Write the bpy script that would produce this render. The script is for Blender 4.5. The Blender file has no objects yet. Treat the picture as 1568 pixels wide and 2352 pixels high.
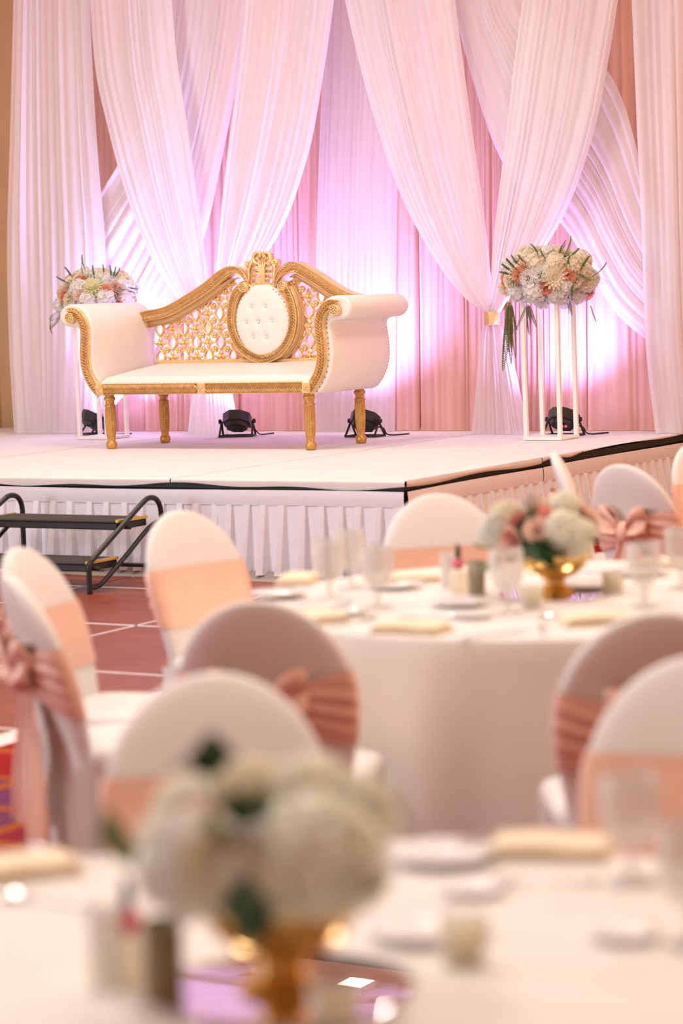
import bpy, math, random
import numpy as np
from mathutils import Vector, Matrix
random.seed(7)
PI = math.pi
D = bpy.data
sc = bpy.context.scene
COL = sc.collection

# ------------------------------------------------------------------ camera
CAM_H = 1.7
FPX = 85 / 36 * 2352
_p, _r = math.radians(5.2), math.radians(-2.0)
_fw = Vector((0, math.cos(_p), -math.sin(_p)))
_u0 = Vector((0, math.sin(_p), math.cos(_p)))
_r0 = Vector((1, 0, 0))
_rt = math.cos(_r) * _r0 + math.sin(_r) * _u0
_up = -math.sin(_r) * _r0 + math.cos(_r) * _u0
cd = D.cameras.new('camera')
cd.sensor_fit = 'VERTICAL'
cd.sensor_height = 36
cd.sensor_width = 24
cd.lens = 85
cd.clip_end = 200
cd.dof.use_dof = True
cd.dof.focus_distance = 17.0
cd.dof.aperture_fstop = 2.0
camera = D.objects.new('camera', cd)
COL.objects.link(camera)
camera.matrix_world = Matrix(((_rt.x, _up.x, -_fw.x, 0), (_rt.y, _up.y, -_fw.y, 0), (_rt.z, _up.z, -_fw.z, CAM_H), (0, 0, 0, 1)))
sc.camera = camera

# ------------------------------------------------------------------ stage frame
TH = math.radians(-31)
UU = Vector((math.cos(TH), math.sin(TH), 0))
NN = Vector((-math.sin(TH), math.cos(TH), 0))
CORNER = Vector((0.3646, 13.789, 0))
SZ = 0.61
def S(a, b, z=0.0):
    return CORNER + UU * a + NN * b + Vector((0, 0, z))
def ray(px, py):
    return _fw + _rt * ((px - 784) / FPX) - _up * ((py - 1176) / FPX)
CAMP = Vector((0, 0, CAM_H))
def on_z(px, py, z):
    d = ray(px, py)
    return CAMP + d * ((z - CAM_H) / d.z)
def on_b(px, py, b):
    """pixel -> (a, z) on the vertical plane at stage depth b"""
    d = ray(px, py)
    t = (S(0, b) - CAMP).dot(NN) / d.dot(NN)
    P = CAMP + d * t
    return (P - CORNER).dot(UU), P.z

# ------------------------------------------------------------------ world, lights, exposure
sc.view_settings.view_transform = 'Standard'
sc.view_settings.look = 'None'
sc.view_settings.gamma = 1
sc.view_settings.use_curve_mapping = False
sc.view_settings.exposure = 0.50
wd = D.worlds.new('world'); sc.world = wd; wd.use_nodes = True
bg = wd.node_tree.nodes['Background']
bg.inputs[0].default_value = (1.0, 0.90, 0.86, 1)
bg.inputs[1].default_value = 0.0
def area(name, loc, target, sx, sy, power, color):
    l = D.lights.new(name, 'AREA'); l.shape = 'RECTANGLE'; l.size = sx; l.size_y = sy
    l.energy = power; l.color = color
    o = D.objects.new(name, l); COL.objects.link(o); o.location = loc
    o.rotation_euler = (Vector(target) - Vector(loc)).to_track_quat('-Z', 'Y').to_euler()
    return o
area('window_left_offscreen', S(-6.8, -9.0, 2.6), S(-1, -3.5, 1.0), 5, 3, 620, (0.74, 0.83, 1.0))
area('warm_hall_lamps_right_offscreen', S(11.6, 1.0, 3.2), S(0, 1.6, .4), 3, 2, 300, (1.0, .60, .34))
CEIL = 5.4
LAMP = 1.2

# ------------------------------------------------------------------ mesh helpers
class MB:
    def __init__(s):
        s.v = []; s.f = []; s.sm = []
    def add(s, vs, fs, smooth=True):
        o = len(s.v)
        s.v.extend([tuple(v) for v in vs])
        for f in fs:
            s.f.append(tuple(i + o for i in f)); s.sm.append(smooth)
    def box(s, x0, x1, y0, y1, z0, z1, bev=0.0):
        if bev <= 0:
            vs = [(x0,y0,z0),(x1,y0,z0),(x1,y1,z0),(x0,y1,z0),(x0,y0,z1),(x1,y0,z1),(x1,y1,z1),(x0,y1,z1)]
            fs = [(0,3,2,1),(4,5,6,7),(0,1,5,4),(1,2,6,5),(2,3,7,6),(3,0,4,7)]
            s.add(vs, fs, False); return
        b = min(bev, (x1-x0)*.45, (y1-y0)*.45, (z1-z0)*.45)
        def ring(z, i):
            return [(x0+i+b,y0+i,z),(x1-i-b,y0+i,z),(x1-i,y0+i+b,z),(x1-i,y1-i-b,z),(x1-i-b,y1-i,z),(x0+i+b,y1-i,z),(x0+i,y1-i-b,z),(x0+i,y0+i+b,z)]
        vs = ring(z0, b*.8) + ring(z0+b, 0) + ring(z1-b, 0) + ring(z1, b*.8)
        fs = [tuple(range(7,-1,-1)), tuple(range(24,32))]
        for k in range(3):
            for i in range(8):
                j = (i+1) % 8
                fs.append((k*8+i, k*8+j, k*8+8+j, k*8+8+i))
        s.add(vs, fs, False)
    def tube(s, pts, r, n=8, closed=False, caps=True, flat=1.0, smooth=True):
        pts = [Vector(p) for p in pts]; N = len(pts)
        rr = r if isinstance(r, (list, tuple)) else [r]*N
        vs = []; prev = None
        for i, p in enumerate(pts):
            a = pts[(i-1) % N] if (closed or i > 0) else p
            c = pts[(i+1) % N] if (closed or i < N-1) else p
            t = (c - a)
            t = t.normalized() if t.length > 1e-9 else Vector((0,0,1))
            if prev is None:
                h = Vector((0,0,1)) if abs(t.z) < .9 else Vector((1,0,0))
                e1 = t.cross(h).normalized()
            else:
                e1 = (prev - t*prev.dot(t))
                e1 = e1.normalized() if e1.length > 1e-6 else t.orthogonal().normalized()
            prev = e1; e2 = t.cross(e1)
            for k in range(n):
                an = 2*PI*k/n
                vs.append(p + (e1*math.cos(an) + e2*math.sin(an)*flat)*rr[i])
        fs = []
        for i in range(N if closed else N-1):
            j = (i+1) % N
            for k in range(n):
                m = (k+1) % n
                fs.append((i*n+k, i*n+m, j*n+m, j*n+k))
        if caps and not closed:
            fs.append(tuple(range(n-1,-1,-1))); fs.append(tuple(range((N-1)*n, N*n)))
        s.add(vs, fs, smooth)
    def lathe(s, prof, n=24, c=(0,0,0), flute=None, smooth=True, M=None):
        vs = []
        for (r, z) in prof:
            for k in range(n):
                an = 2*PI*k/n
                q = r*(flute(an, z) if flute else 1)
                v = Vector((q*math.cos(an), q*math.sin(an), z))
                if M is not None: v = M @ v
                vs.append(v + Vector(c))
        fs = []
        for i in range(len(prof)-1):
            for k in range(n):
                m = (k+1) % n
                fs.append((i*n+k, i*n+m, (i+1)*n+m, (i+1)*n+k))
        if prof[0][0] > 1e-5: fs.append(tuple(range(n-1,-1,-1)))
        if prof[-1][0] > 1e-5: fs.append(tuple(range((len(prof)-1)*n, len(prof)*n)))
        s.add(vs, fs, smooth)
    def grid(s, fn, nu, nv, smooth=True, wrap=False):
        vs = [fn(i/nu, j/nv) for j in range(nv+1) for i in range(nu+1)]
        w = nu+1
        fs = [(j*w+i, j*w+i+1, (j+1)*w+i+1, (j+1)*w+i) for j in range(nv) for i in range(nu)]
        s.add(vs, fs, smooth)
    def extr(s, poly, y0, y1, bev=0.0, smooth=False):
        """polygon of (x,z), extruded from y0 (front) to y1"""
        n = len(poly)
        cx = sum(p[0] for p in poly)/n; cz = sum(p[1] for p in poly)/n
        rings = []
        if bev > 0:
            def inset(d):
                out = []
                for i in range(n):
                    a = poly[i-1]; b = poly[i]; c = poly[(i+1) % n]
                    tx, tz = c[0]-a[0], c[1]-a[1]; L = math.hypot(tx, tz) or 1
                    out.append((b[0]-tz/L*d*SGN, b[1]+tx/L*d*SGN))
                return out
            A = sum(poly[i][0]*poly[(i+1) % n][1]-poly[(i+1) % n][0]*poly[i][1] for i in range(n))
            SGN = 1 if A > 0 else -1
            rings = [(inset(bev), y0), (inset(bev*.3), y0+bev*.3), (poly, y0+bev), (poly, y1-bev), (inset(bev*.3), y1-bev*.3), (inset(bev), y1)]
        else:
            rings = [(poly, y0), (poly, y1)]
        vs = []
        for (pl, y) in rings: vs += [(p[0], y, p[1]) for p in pl]
        fs = []
        for k in range(len(rings)-1):
            for i in range(n):
                j = (i+1) % n
                fs.append((k*n+i, k*n+j, (k+1)*n+j, (k+1)*n+i))
        s.add(vs, fs, smooth)
        o = (len(rings)-1)*n
        s.add([(p[0], rings[0][1], p[1]) for p in rings[0][0]], [tuple(range(n))], False)
        s.add([(p[0], rings[-1][1], p[1]) for p in rings[-1][0]], [tuple(range(n-1,-1,-1))], False)
    def mesh(s, name, mat):
        me = D.meshes.new(name)
        me.from_pydata(s.v, [], s.f)
        me.polygons.foreach_set('use_smooth', s.sm)
        if mat: me.materials.append(mat)
        import bmesh
        bm = bmesh.new(); bm.from_mesh(me)
        bmesh.ops.recalc_face_normals(bm, faces=bm.faces)
        bm.to_mesh(me); bm.free()
        me.update()
        return me
    def build(s, name, mat, parent=None, loc=(0,0,0), rot=(0,0,0)):
        o = D.objects.new(name, s.mesh(name, mat)); COL.objects.link(o)
        o.parent = parent; o.location = loc; o.rotation_euler = rot
        return o
def place(name, me, parent=None, loc=(0,0,0), rot=(0,0,0), scale=1):
    o = D.objects.new(name, me); COL.objects.link(o)
    o.parent = parent; o.location = loc
    if isinstance(rot, Matrix): o.rotation_euler = rot.to_euler()
    else: o.rotation_euler = rot
    o.scale = (scale,)*3 if not isinstance(scale, (tuple, list)) else scale
    return o
def empty(name, loc, rz=0.0):
    o = D.objects.new(name, None); COL.objects.link(o)
    o.location = loc; o.rotation_euler = (0, 0, rz); o.empty_display_size = .1
    return o
def tag(o, label, cat=None, group=None, kind=None):
    if label: o['label'] = label
    if cat: o['category'] = cat
    if group: o['group'] = group
    if kind: o['kind'] = kind
    return o
def struct(o, label=None):
    o['kind'] = 'structure'
    if label: o['label'] = label
    return o
def copy_tree(o, parent=None):
    c = o.copy(); COL.objects.link(c); c.parent = parent
    for ch in list(o.children): copy_tree(ch, c)
    return c
def cr(pts, n):
    """Catmull-Rom through pts, resampled evenly to n+1 points (any dimension)"""
    P = np.array(pts, float)
    P = np.vstack([2*P[0]-P[1], P, 2*P[-1]-P[-2]])
    out = []
    for i in range(1, len(P)-2):
        for t in np.linspace(0, 1, 16, endpoint=False):
            a, b, c, d = P[i-1], P[i], P[i+1], P[i+2]
            out.append(.5*((2*b)+(-a+c)*t+(2*a-5*b+4*c-d)*t*t+(-a+3*b-3*c+d)*t**3))
    out.append(P[-2]); out = np.array(out)
    L = np.r_[0, np.cumsum(np.linalg.norm(np.diff(out, axis=0), axis=1))]
    s = np.linspace(0, L[-1], n+1)
    return np.stack([np.interp(s, L, out[:, k]) for k in range(out.shape[1])], 1)

# ------------------------------------------------------------------ materials
def new_mat(name):
    m = D.materials.new(name); m.use_nodes = True
    return m, m.node_tree, m.node_tree.nodes['Principled BSDF']
def pm(name, col, rough=.5, metal=0.0, var=0.0, vscale=8.0, bump=0.0, bscale=60.0, sheen=0.0, spec=.5, coat=0.0, trans=0.0, ior=1.45, emis=None, estr=0.0, stretch=None):
    m, nt, b = new_mat(name); N = nt.nodes; L = nt.links
    b.inputs['Base Color'].default_value = (*col, 1)
    b.inputs['Roughness'].default_value = rough
    b.inputs['Metallic'].default_value = metal
    b.inputs['Specular IOR Level'].default_value = spec
    b.inputs['Sheen Weight'].default_value = sheen
    b.inputs['Coat Weight'].default_value = coat
    b.inputs['Transmission Weight'].default_value = trans
    b.inputs['IOR'].default_value = ior
    if emis:
        b.inputs['Emission Color'].default_value = (*emis, 1); b.inputs['Emission Strength'].default_value = estr
    if var or bump:
        tc = N.new('ShaderNodeTexCoord'); mp = N.new('ShaderNodeMapping')
        L.new(tc.outputs['Object'], mp.inputs[0])
        if stretch: mp.inputs['Scale'].default_value = stretch
    if var:
        no = N.new('ShaderNodeTexNoise'); no.inputs['Scale'].default_value = vscale; no.inputs['Detail'].default_value = 4
        L.new(mp.outputs[0], no.inputs['Vector'])
        rp = N.new('ShaderNodeValToRGB')
        rp.color_ramp.elements[0].position = .3; rp.color_ramp.elements[1].position = .7
        rp.color_ramp.elements[0].color = (*[c*(1-var) for c in col], 1)
        rp.color_ramp.elements[1].color = (*[min(1, c*(1+var)) for c in col], 1)
        L.new(no.outputs[0], rp.inputs[0]); L.new(rp.outputs[0], b.inputs['Base Color'])
    if bump:
        n2 = N.new('ShaderNodeTexNoise'); n2.inputs['Scale'].default_value = bscale
        L.new(mp.outputs[0], n2.inputs['Vector'])
        bp = N.new('ShaderNodeBump'); bp.inputs['Strength'].default_value = bump; bp.inputs['Distance'].default_value = .01
        L.new(n2.outputs[0], bp.inputs['Height']); L.new(bp.outputs[0], b.inputs['Normal'])
    return m
def sheer(name, col, transl=.4, clear=.1, tcol=None):
    m = D.materials.new(name); m.use_nodes = True; nt = m.node_tree; N = nt.nodes; L = nt.links
    for n in list(N): N.remove(n)
    out = N.new('ShaderNodeOutputMaterial'); d = N.new('ShaderNodeBsdfDiffuse'); t = N.new('ShaderNodeBsdfTranslucent')
    x = N.new('ShaderNodeMixShader'); y = N.new('ShaderNodeMixShader'); tr = N.new('ShaderNodeBsdfTransparent')
    tc = N.new('ShaderNodeTexCoord'); no = N.new('ShaderNodeTexNoise'); no.inputs['Scale'].default_value = 3
    mp = N.new('ShaderNodeMapping'); mp.inputs['Scale'].default_value = (6, 6, .4)
    L.new(tc.outputs['Object'], mp.inputs[0]); L.new(mp.outputs[0], no.inputs['Vector'])
    rp = N.new('ShaderNodeValToRGB')
    rp.color_ramp.elements[0].position = .3; rp.color_ramp.elements[1].position = .7
    rp.color_ramp.elements[0].color = (*[c*.95 for c in col], 1); rp.color_ramp.elements[1].color = (*[min(1, c*1.03) for c in col], 1)
    L.new(no.outputs[0], rp.inputs[0])
    L.new(rp.outputs[0], d.inputs[0])
    t.inputs[0].default_value = (*(tcol or col), 1)
    x.inputs[0].default_value = transl; y.inputs[0].default_value = clear
    L.new(d.outputs[0], x.inputs[1]); L.new(t.outputs[0], x.inputs[2])
    L.new(x.outputs[0], y.inputs[1]); L.new(tr.outputs[0], y.inputs[2]); L.new(y.outputs[0], out.inputs[0])
    return m
M = {}
M['tan_wall'] = pm('tan_wall_paint', (.66, .44, .23), .7, var=.06, vscale=2)
M['ceiling'] = pm('ceiling_paint', (.82, .68, .56), .8, var=.03)
M['crown'] = pm('dark_crown_wood', (.09, .035, .025), .4)
M['white_sheer'] = sheer('white_sheer_voile', (.93, .90, .915), .40, .10)
M['white_sheer_thin'] = sheer('thin_white_voile', (.90, .86, .88), .45, .26)
M['pink_sheer'] = sheer('blush_voile', (.91, .59, .51), .35, .04)
M['stage_top'] = pm('white_stage_carpet', (.74, .71, .695), .9, var=.035, vscale=5, bump=.15, bscale=300, spec=.2)
M['black'] = pm('matte_black', (.012, .012, .013), .55)
M['black_metal'] = pm('black_powder_coat', (.015, .015, .014), .38, spec=.5)
M['skirt'] = pm('satin_skirt_cloth', (.80, .79, .84), .42, sheen=.3, var=.02, vscale=20)
M['tread'] = pm('grey_step_carpet', (.075, .068, .062), .95, var=.25, vscale=200, bump=.4, bscale=400, spec=.1)
M['brass'] = pm('brass_yellow_edge', (.75, .52, .12), .35, .7)
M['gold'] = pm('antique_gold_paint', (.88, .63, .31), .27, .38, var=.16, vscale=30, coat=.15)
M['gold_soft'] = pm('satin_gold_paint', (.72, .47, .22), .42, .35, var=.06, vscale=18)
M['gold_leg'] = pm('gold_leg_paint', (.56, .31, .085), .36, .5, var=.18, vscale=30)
M['leather'] = pm('cream_leatherette', (.83, .775, .70), .42, var=.015, vscale=6, bump=.04, bscale=220, spec=.4)
M['nail'] = pm('bronze_nail', (.32, .20, .10), .35, .8)
M['crystal'] = pm('crystal_button', (.86, .87, .95), .05, .35, spec=1.0, coat=1)
M['stand'] = pm('ivory_stand_paint', (.86, .83, .76), .45)
def petal(*a, **k):
    m = pm(*a, **k); nt = m.node_tree; N = nt.nodes; L = nt.links; b = N['Principled BSDF']
    t = N.new('ShaderNodeBsdfTranslucent'); x = N.new('ShaderNodeMixShader'); x.inputs[0].default_value = .45
    if b.inputs['Base Color'].links: L.new(b.inputs['Base Color'].links[0].from_socket, t.inputs[0])
    L.new(b.outputs[0], x.inputs[1]); L.new(t.outputs[0], x.inputs[2]); L.new(x.outputs[0], N['Material Output'].inputs[0])
    return m
M['pet_white'] = petal('white_petal', (.90, .89, .85), .7, var=.04, vscale=40, sheen=.1)
M['pet_ivory'] = petal('ivory_petal', (.91, .86, .70), .7, var=.05, vscale=40)
M['pet_cream'] = petal('cream_green_petal', (.87, .86, .58), .7, var=.06, vscale=30)
M['pet_hyd2'] = petal('creamy_hydrangea', (.97, .95, .84), .7, var=.06, vscale=20)
M['pet_peach'] = petal('peach_petal', (.86, .46, .30), .65, var=.08, vscale=40)
M['pet_blush'] = petal('blush_petal', (.90, .66, .54), .65, var=.06, vscale=40)
M['pet_pink'] = petal('pink_petal', (.88, .40, .36), .65, var=.10, vscale=40)
M['leaf'] = pm('green_leaf', (.13, .20, .05), .55, var=.3, vscale=20)
M['leaf_dark'] = pm('dark_green_leaf', (.022, .075, .022), .45, var=.3, vscale=20)
M['leaf_olive'] = pm('olive_frond', (.24, .25, .075), .6, var=.25, vscale=25)
M['leaf_blue'] = pm('grey_green_sprig', (.09, .15, .09), .6, var=.3, vscale=40)
M['spandex'] = pm('white_spandex', (.80, .775, .735), .55, var=.012, vscale=6, sheen=.2, spec=.35)
M['sash'] = pm('peach_satin', (.84, .51, .385), .34, var=.05, vscale=14, sheen=.3, spec=.5)
M['cloth'] = pm('ivory_tablecloth', (.79, .755, .71), .75, var=.015, vscale=8, bump=.05, bscale=400, spec=.2)
M['napkin'] = pm('cream_napkin', (.87, .75, .55), .8, var=.03, vscale=12, bump=.08, bscale=300, spec=.2)
M['china'] = pm('white_china', (.88, .86, .82), .18, coat=.3)
M['steel'] = pm('stainless_cutlery', (.72, .70, .68), .22, 1.0)
M['glass_old'] = pm('clear_glass', (.96, .97, .96), .03, trans=1.0, ior=1.35)
def thin_glass(name, tint, gloss, base=(.88, .85, .82)):
    m = D.materials.new(name); m.use_nodes = True; nt = m.node_tree; N = nt.nodes; L = nt.links
    b = N['Principled BSDF']; b.inputs['Base Color'].default_value = (*base, 1); b.inputs['Roughness'].default_value = .08
    t = N.new('ShaderNodeBsdfTransparent'); t.inputs[0].default_value = (*tint, 1)
    lw = N.new('ShaderNodeLayerWeight'); lw.inputs[0].default_value = .35
    mr = N.new('ShaderNodeMapRange'); mr.inputs[3].default_value = gloss; mr.inputs[4].default_value = .75
    x = N.new('ShaderNodeMixShader'); L.new(lw.outputs['Facing'], mr.inputs[0]); L.new(mr.outputs[0], x.inputs[0])
    L.new(t.outputs[0], x.inputs[1]); L.new(b.outputs[0], x.inputs[2]); L.new(x.outputs[0], N['Material Output'].inputs[0])
    return m
M['glass'] = thin_glass('clear_thin_glass', (.96, .95, .93), .24)
M['frost'] = thin_glass('frosted_glass', (.97, .93, .82), .45, (.95, .90, .78))
M['smoke'] = pm('smoky_taupe_glass', (.36, .31, .20), .3, trans=.15)
M['mirror'] = pm('mirror_silver', (.86, .85, .86), .0, 1.0)
M['gold_vase'] = pm('gold_vase_metal', (.78, .50, .16), .2, .9, var=.06, vscale=10)
M['candle'] = pm('candle_wax', (.93, .87, .66), .5)
M['pinkglass'] = pm('pink_glass', (.85, .20, .26), .25, trans=.2)
M['wood'] = pm('table_wood', (.30, .20, .12), .6, var=.1)
M['red_led'] = pm('red_led', (.6, .02, .03), .4, emis=(1, .05, .08), estr=4)
M['lamp'] = pm('lamp_diffuser', (.9, .9, .85), .5, emis=(1, .93, .82), estr=9)
M['lens'] = pm('lens_emitter', (.7, .6, .9), .2, emis=(.62, .42, 1), estr=20)
M['taupe'] = pm('taupe_cloth', (.36, .30, .27), .8)

# --- carpet and dance floor
def carpet_mat():
    m, nt, b = new_mat('red_patterned_carpet'); N = nt.nodes; L = nt.links
    tc = N.new('ShaderNodeTexCoord'); mp = N.new('ShaderNodeMapping'); mp.inputs['Rotation'].default_value = (0, 0, math.radians(31))
    L.new(tc.outputs['Object'], mp.inputs[0])
    br = N.new('ShaderNodeTexBrick'); L.new(mp.outputs[0], br.inputs['Vector'])
    br.inputs['Scale'].default_value = 1.0; br.inputs['Brick Width'].default_value = .9; br.inputs['Row Height'].default_value = .42
    br.inputs['Mortar Size'].default_value = .035; br.inputs['Bias'].default_value = -.35
    br.inputs['Color1'].default_value = (.34, .014, .016, 1); br.inputs['Color2'].default_value = (.045, .07, .20, 1); br.inputs['Mortar'].default_value = (.42, .10, .02, 1)
    no = N.new('ShaderNodeTexNoise'); no.inputs['Scale'].default_value = 180
    mx = N.new('ShaderNodeMix'); mx.data_type = 'RGBA'; mx.blend_type = 'MULTIPLY'; mx.inputs[0].default_value = .35
    L.new(br.outputs[0], mx.inputs[6]); L.new(no.outputs[0], mx.inputs[7]); L.new(mx.outputs[2], b.inputs['Base Color'])
    b.inputs['Roughness'].default_value = .95; b.inputs['Specular IOR Level'].default_value = .1
    return m
def wood_mat():
    m, nt, b = new_mat('red_cherry_parquet'); N = nt.nodes; L = nt.links
    tc = N.new('ShaderNodeTexCoord'); mp = N.new('ShaderNodeMapping'); mp.inputs['Scale'].default_value = (1.2, 22, 1)
    L.new(tc.outputs['Object'], mp.inputs[0])
    no = N.new('ShaderNodeTexNoise'); no.inputs['Scale'].default_value = 2.0; no.inputs['Detail'].default_value = 6
    L.new(mp.outputs[0], no.inputs['Vector'])
    rp = N.new('ShaderNodeValToRGB'); e = rp.color_ramp.elements
    e[0].position = .32; e[0].color = (.15, .026, .012, 1); e[1].position = .7; e[1].color = (.34, .075, .03, 1)
    L.new(no.outputs[0], rp.inputs[0]); L.new(rp.outputs[0], b.inputs['Base Color'])
    b.inputs['Roughness'].default_value = .38
    b.inputs['Specular IOR Level'].default_value = .35
    return m
M['carpet'] = carpet_mat(); M['parquet'] = wood_mat()
M['alum'] = pm('aluminium_strip', (.80, .74, .70), .35, .3)

# ================================================================== SETTING
mb = MB(); mb.box(-18, 18, -10, 28, -.1, 0); struct(mb.build('floor', M['carpet']), 'red carpet with blue and orange blocks')
# dance floor: panels between metal strips, in stage coordinates
dance = empty('dance_floor', S(0, 0, 0), TH)
tag(dance, 'red cherry wood dance floor with pale metal strips', 'dance floor', kind='structure')
PA = 1.32
xs = [.80 - PA*k for k in range(8)]; ys = [-.62 - PA*k for k in range(-1, 8)]
pan = MB(); pan.box(.012, PA-.012, .012, PA-.012, .001, .020, .003); pan_me = pan.mesh('floor_panel', M['parquet'])
for i in range(len(xs)-1):
    for j in range(len(ys)-1):
        b0 = ys[j+1]
        if b0 + PA > 0.75: continue
        place('floor_panel', pan_me, dance, (xs[i+1], b0, 0))
for x in xs[1:]:
    mb = MB(); mb.box(x-.011, x+.011, ys[-1], ys[1], .001, .022); mb.build('metal_strip', M['alum'], dance)
for y in ys[1:]:
    mb = MB(); mb.box(xs[-1], xs[0], y-.011, y+.011, .001, .022); mb.build('metal_strip', M['alum'], dance)
mb = MB(); mb.extr([(xs[0], .001), (xs[0]+.09, .001), (xs[0], .022)], ys[-1]-.0, ys[1]); mb.build('edge_ramp', M['alum'], dance)

mb = MB(); mb.box(-7, 12.1, 4.95, 5.1, 0, CEIL); o = mb.build('wall_back', M['tan_wall'], loc=S(0, 0), rot=(0, 0, TH)); struct(o, 'tan wall behind the drapes')
mb = MB(); mb.box(-7.0, -6.9, -14, 4.95, 0, CEIL); o = mb.build('wall_left', M['tan_wall'], loc=S(0, 0), rot=(0, 0, TH)); struct(o, 'tan side wall')
mb = MB(); mb.box(12.0, 12.1, -14, 4.95, 0, CEIL); o = mb.build('wall_right', M['tan_wall'], loc=S(0, 0), rot=(0, 0, TH)); struct(o, 'tan side wall of the hall')
mb = MB(); mb.box(-7, 12.1, -14.1, -14, 0, CEIL); o = mb.build('wall_rear', M['tan_wall'], loc=S(0, 0), rot=(0, 0, TH)); struct(o, 'tan rear wall of the hall')
mb = MB(); mb.box(-7, 12.1, -14.1, 5.1, CEIL, CEIL+.12); o = mb.build('ceiling', M['ceiling'], loc=S(0, 0), rot=(0, 0, TH)); struct(o, 'warm plaster ceiling')
mb = MB(); mb.extr([(4.95, CEIL), (4.83, CEIL), (4.84, CEIL-.04), (4.90, CEIL-.09), (4.95, CEIL-.10)], -6.9, 12)
mb.v = [(y, x, z) for (x, y, z) in mb.v]
o = mb.build('trim_1', M['crown'], loc=S(0, 0), rot=(0, 0, TH)); struct(o, 'dark wood crown moulding')
WARM = (1, .91, .83)
# overhead hall lamps, at ceiling height above the frame
for (a, b, pw) in ((-4.6, .6, 54), (-1.6, .6, 54), (1.6, .6, 50), (-2.0, -4.0, 58), (2.0, -4.0, 50), (1.4, -8.0, 66), (5.0, -9.2, 66), (5.8, -4.4, 50)):
    area('ceiling_lamp_offscreen', S(a, b, CEIL-.03), S(a, b, 0), 1.05, 1.05, pw*LAMP, WARM)
# the one small downlight the table mirror shows
t = empty('ceiling_light', S(-3.0, 4.25, CEIL), TH)
tag(t, 'small square ceiling downlight near the drapes, reflected in the table mirror', 'ceiling light')
m = MB()
for q in ((-.124, .124, -.124, -.11), (-.124, .124, .11, .124), (-.124, -.11, -.11, .11), (.11, .124, -.11, .11)): m.box(*q, -.05, 0)
m.build('frame', M['china'], t)
m = MB(); m.box(-.11, .11, -.11, .11, -.03, -.01); m.build('diffuser', M['lamp'], t)

# ================================================================== STAGE
stage = empty('stage', S(0, 0), TH)
tag(stage, 'low rectangular stage covered in white carpet', 'stage')
AL = -7.2; BB = 4.7
mb = MB(); mb.box(AL, -.03, .03, BB, .02, SZ-.05); mb.build('platform_frame', M['black'], stage)
mb = MB(); mb.box(AL-.01, 0, 0, BB, SZ-.06, SZ-.012, .004); mb.build('black_deck_edge', M['black'], stage)
seams = [AL, -4.15, -1.62, .012]
for i in range(3):
    x0, x1 = seams[i], seams[i+1]
    nx = 40
    # carpet strip with a slightly wavy folded front lip
    m = MB(); rows = []
    prof = [(-.012, SZ-.040), (-.014, SZ-.012), (-.006, SZ-.001), (.02, SZ+.001), (.06, SZ), (BB*.5, SZ), (BB, SZ)]
    for k in range(nx+1):
        x = x0 + .004 + (x1-x0-.008)*k/nx
        w = .010*math.sin(x*3.1)+.008*math.sin(x*7.7+1)
        rows.append([(x, y, z + (w if q == 0 else 0)) for q, (y, z) in enumerate(prof)])
    vs = [p for r in rows for p in r]; n = len(prof)
    fs = [(k*n+i2, (k+1)*n+i2, (k+1)*n+i2+1, k*n+i2+1) for k in range(nx) for i2 in range(n-1)]
    m.add(vs, fs, True)
    m.build('carpet_strip', M['stage_top'], stage)
for (b0, b1, dz) in ((0.0, 1.75, .034), (1.76, 2.35, .02), (2.36, 4.6, .006)):
    m = MB()
    m.grid(lambda u, v, b0=b0, b1=b1, dz=dz: (.012+.006*math.sin(v*PI), b0+(b1-b0)*u, SZ-v*(dz+.008*math.sin(u*9+b0))), 24, 3)
    m.build('carpet_lip', M['stage_top'], stage)

def skirt(name, length, label, seed, top=SZ-.062, bot=.05, pitch=.135):
    rnd = random.Random(seed)
    t = empty(name, (0, 0, 0), 0)
    npl = int(round(length/pitch)); p = length/npl
    # pleat cross-section along x: overlap fold per pitch
    m = MB(); xs_ = []; base = []
    for k in range(npl):
        j = rnd.uniform(-.012, .012)
        for (fx, d, fl) in ((0, .0, 0), (.30, -.004, .4), (.50, -.010, 1), (.58, -.052, 1), (.61, -.056, 1), (.86, -.040, .9), (.92, -.002, .3)):
            xs_.append(k*p + fx*p + j*fl); base.append(d)
    xs_.append(length); base.append(0)
    nz = 9
    rows = []
    sway = [rnd.uniform(-.02, .02) for _ in range(npl+1)]
    for r in range(nz+1):
        v = r/nz; z = top - .085 + (bot-(top-.085))*v
        row = []
        for q, x in enumerate(xs_):
            k = min(q//7, npl-1)
            amp = .35 + 1.1*v
            row.append((x + sway[k]*v*(1 if base[q] < -.01 else 0) , base[q]*amp - .006 - .012*v, z))
        rows.append(row)
    n = len(xs_)
    m.add([q for r in rows for q in r], [(r*n+i, r*n+i+1, (r+1)*n+i+1, (r+1)*n+i) for r in range(nz) for i in range(n-1)], False)
    m.build('pleated_cloth', M['skirt'], t)
    m = MB(); nh = npl*4
    m.grid(lambda u, v: (u*length, -.012-.004*math.sin(v*PI) - (.002 if int(u*nh) % 4 < 3 else 0), top+.004*math.sin(u*length*2.1) - v*.09), nh, 4)
    m.build('header_band', M['skirt'], t)
    tag(t, label, 'stage skirt', 'pleated stage skirts')
    return t
def put(t, loc, rz): t.location = loc; t.rotation_euler = (0, 0, rz)
put(skirt('stage_skirt', 5.95, 'white satin pleated skirt on the stage front behind the black steps', 1), S(-7.2, -.005), TH)
put(skirt('stage_skirt', 1.30, 'white satin pleated skirt at the stage front corner', 2), S(-1.285, -.022), TH)
put(skirt('stage_skirt', 1.75, 'pleated skirt on the stage side beside the front corner', 3), S(.005, 0), TH+PI/2)
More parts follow.
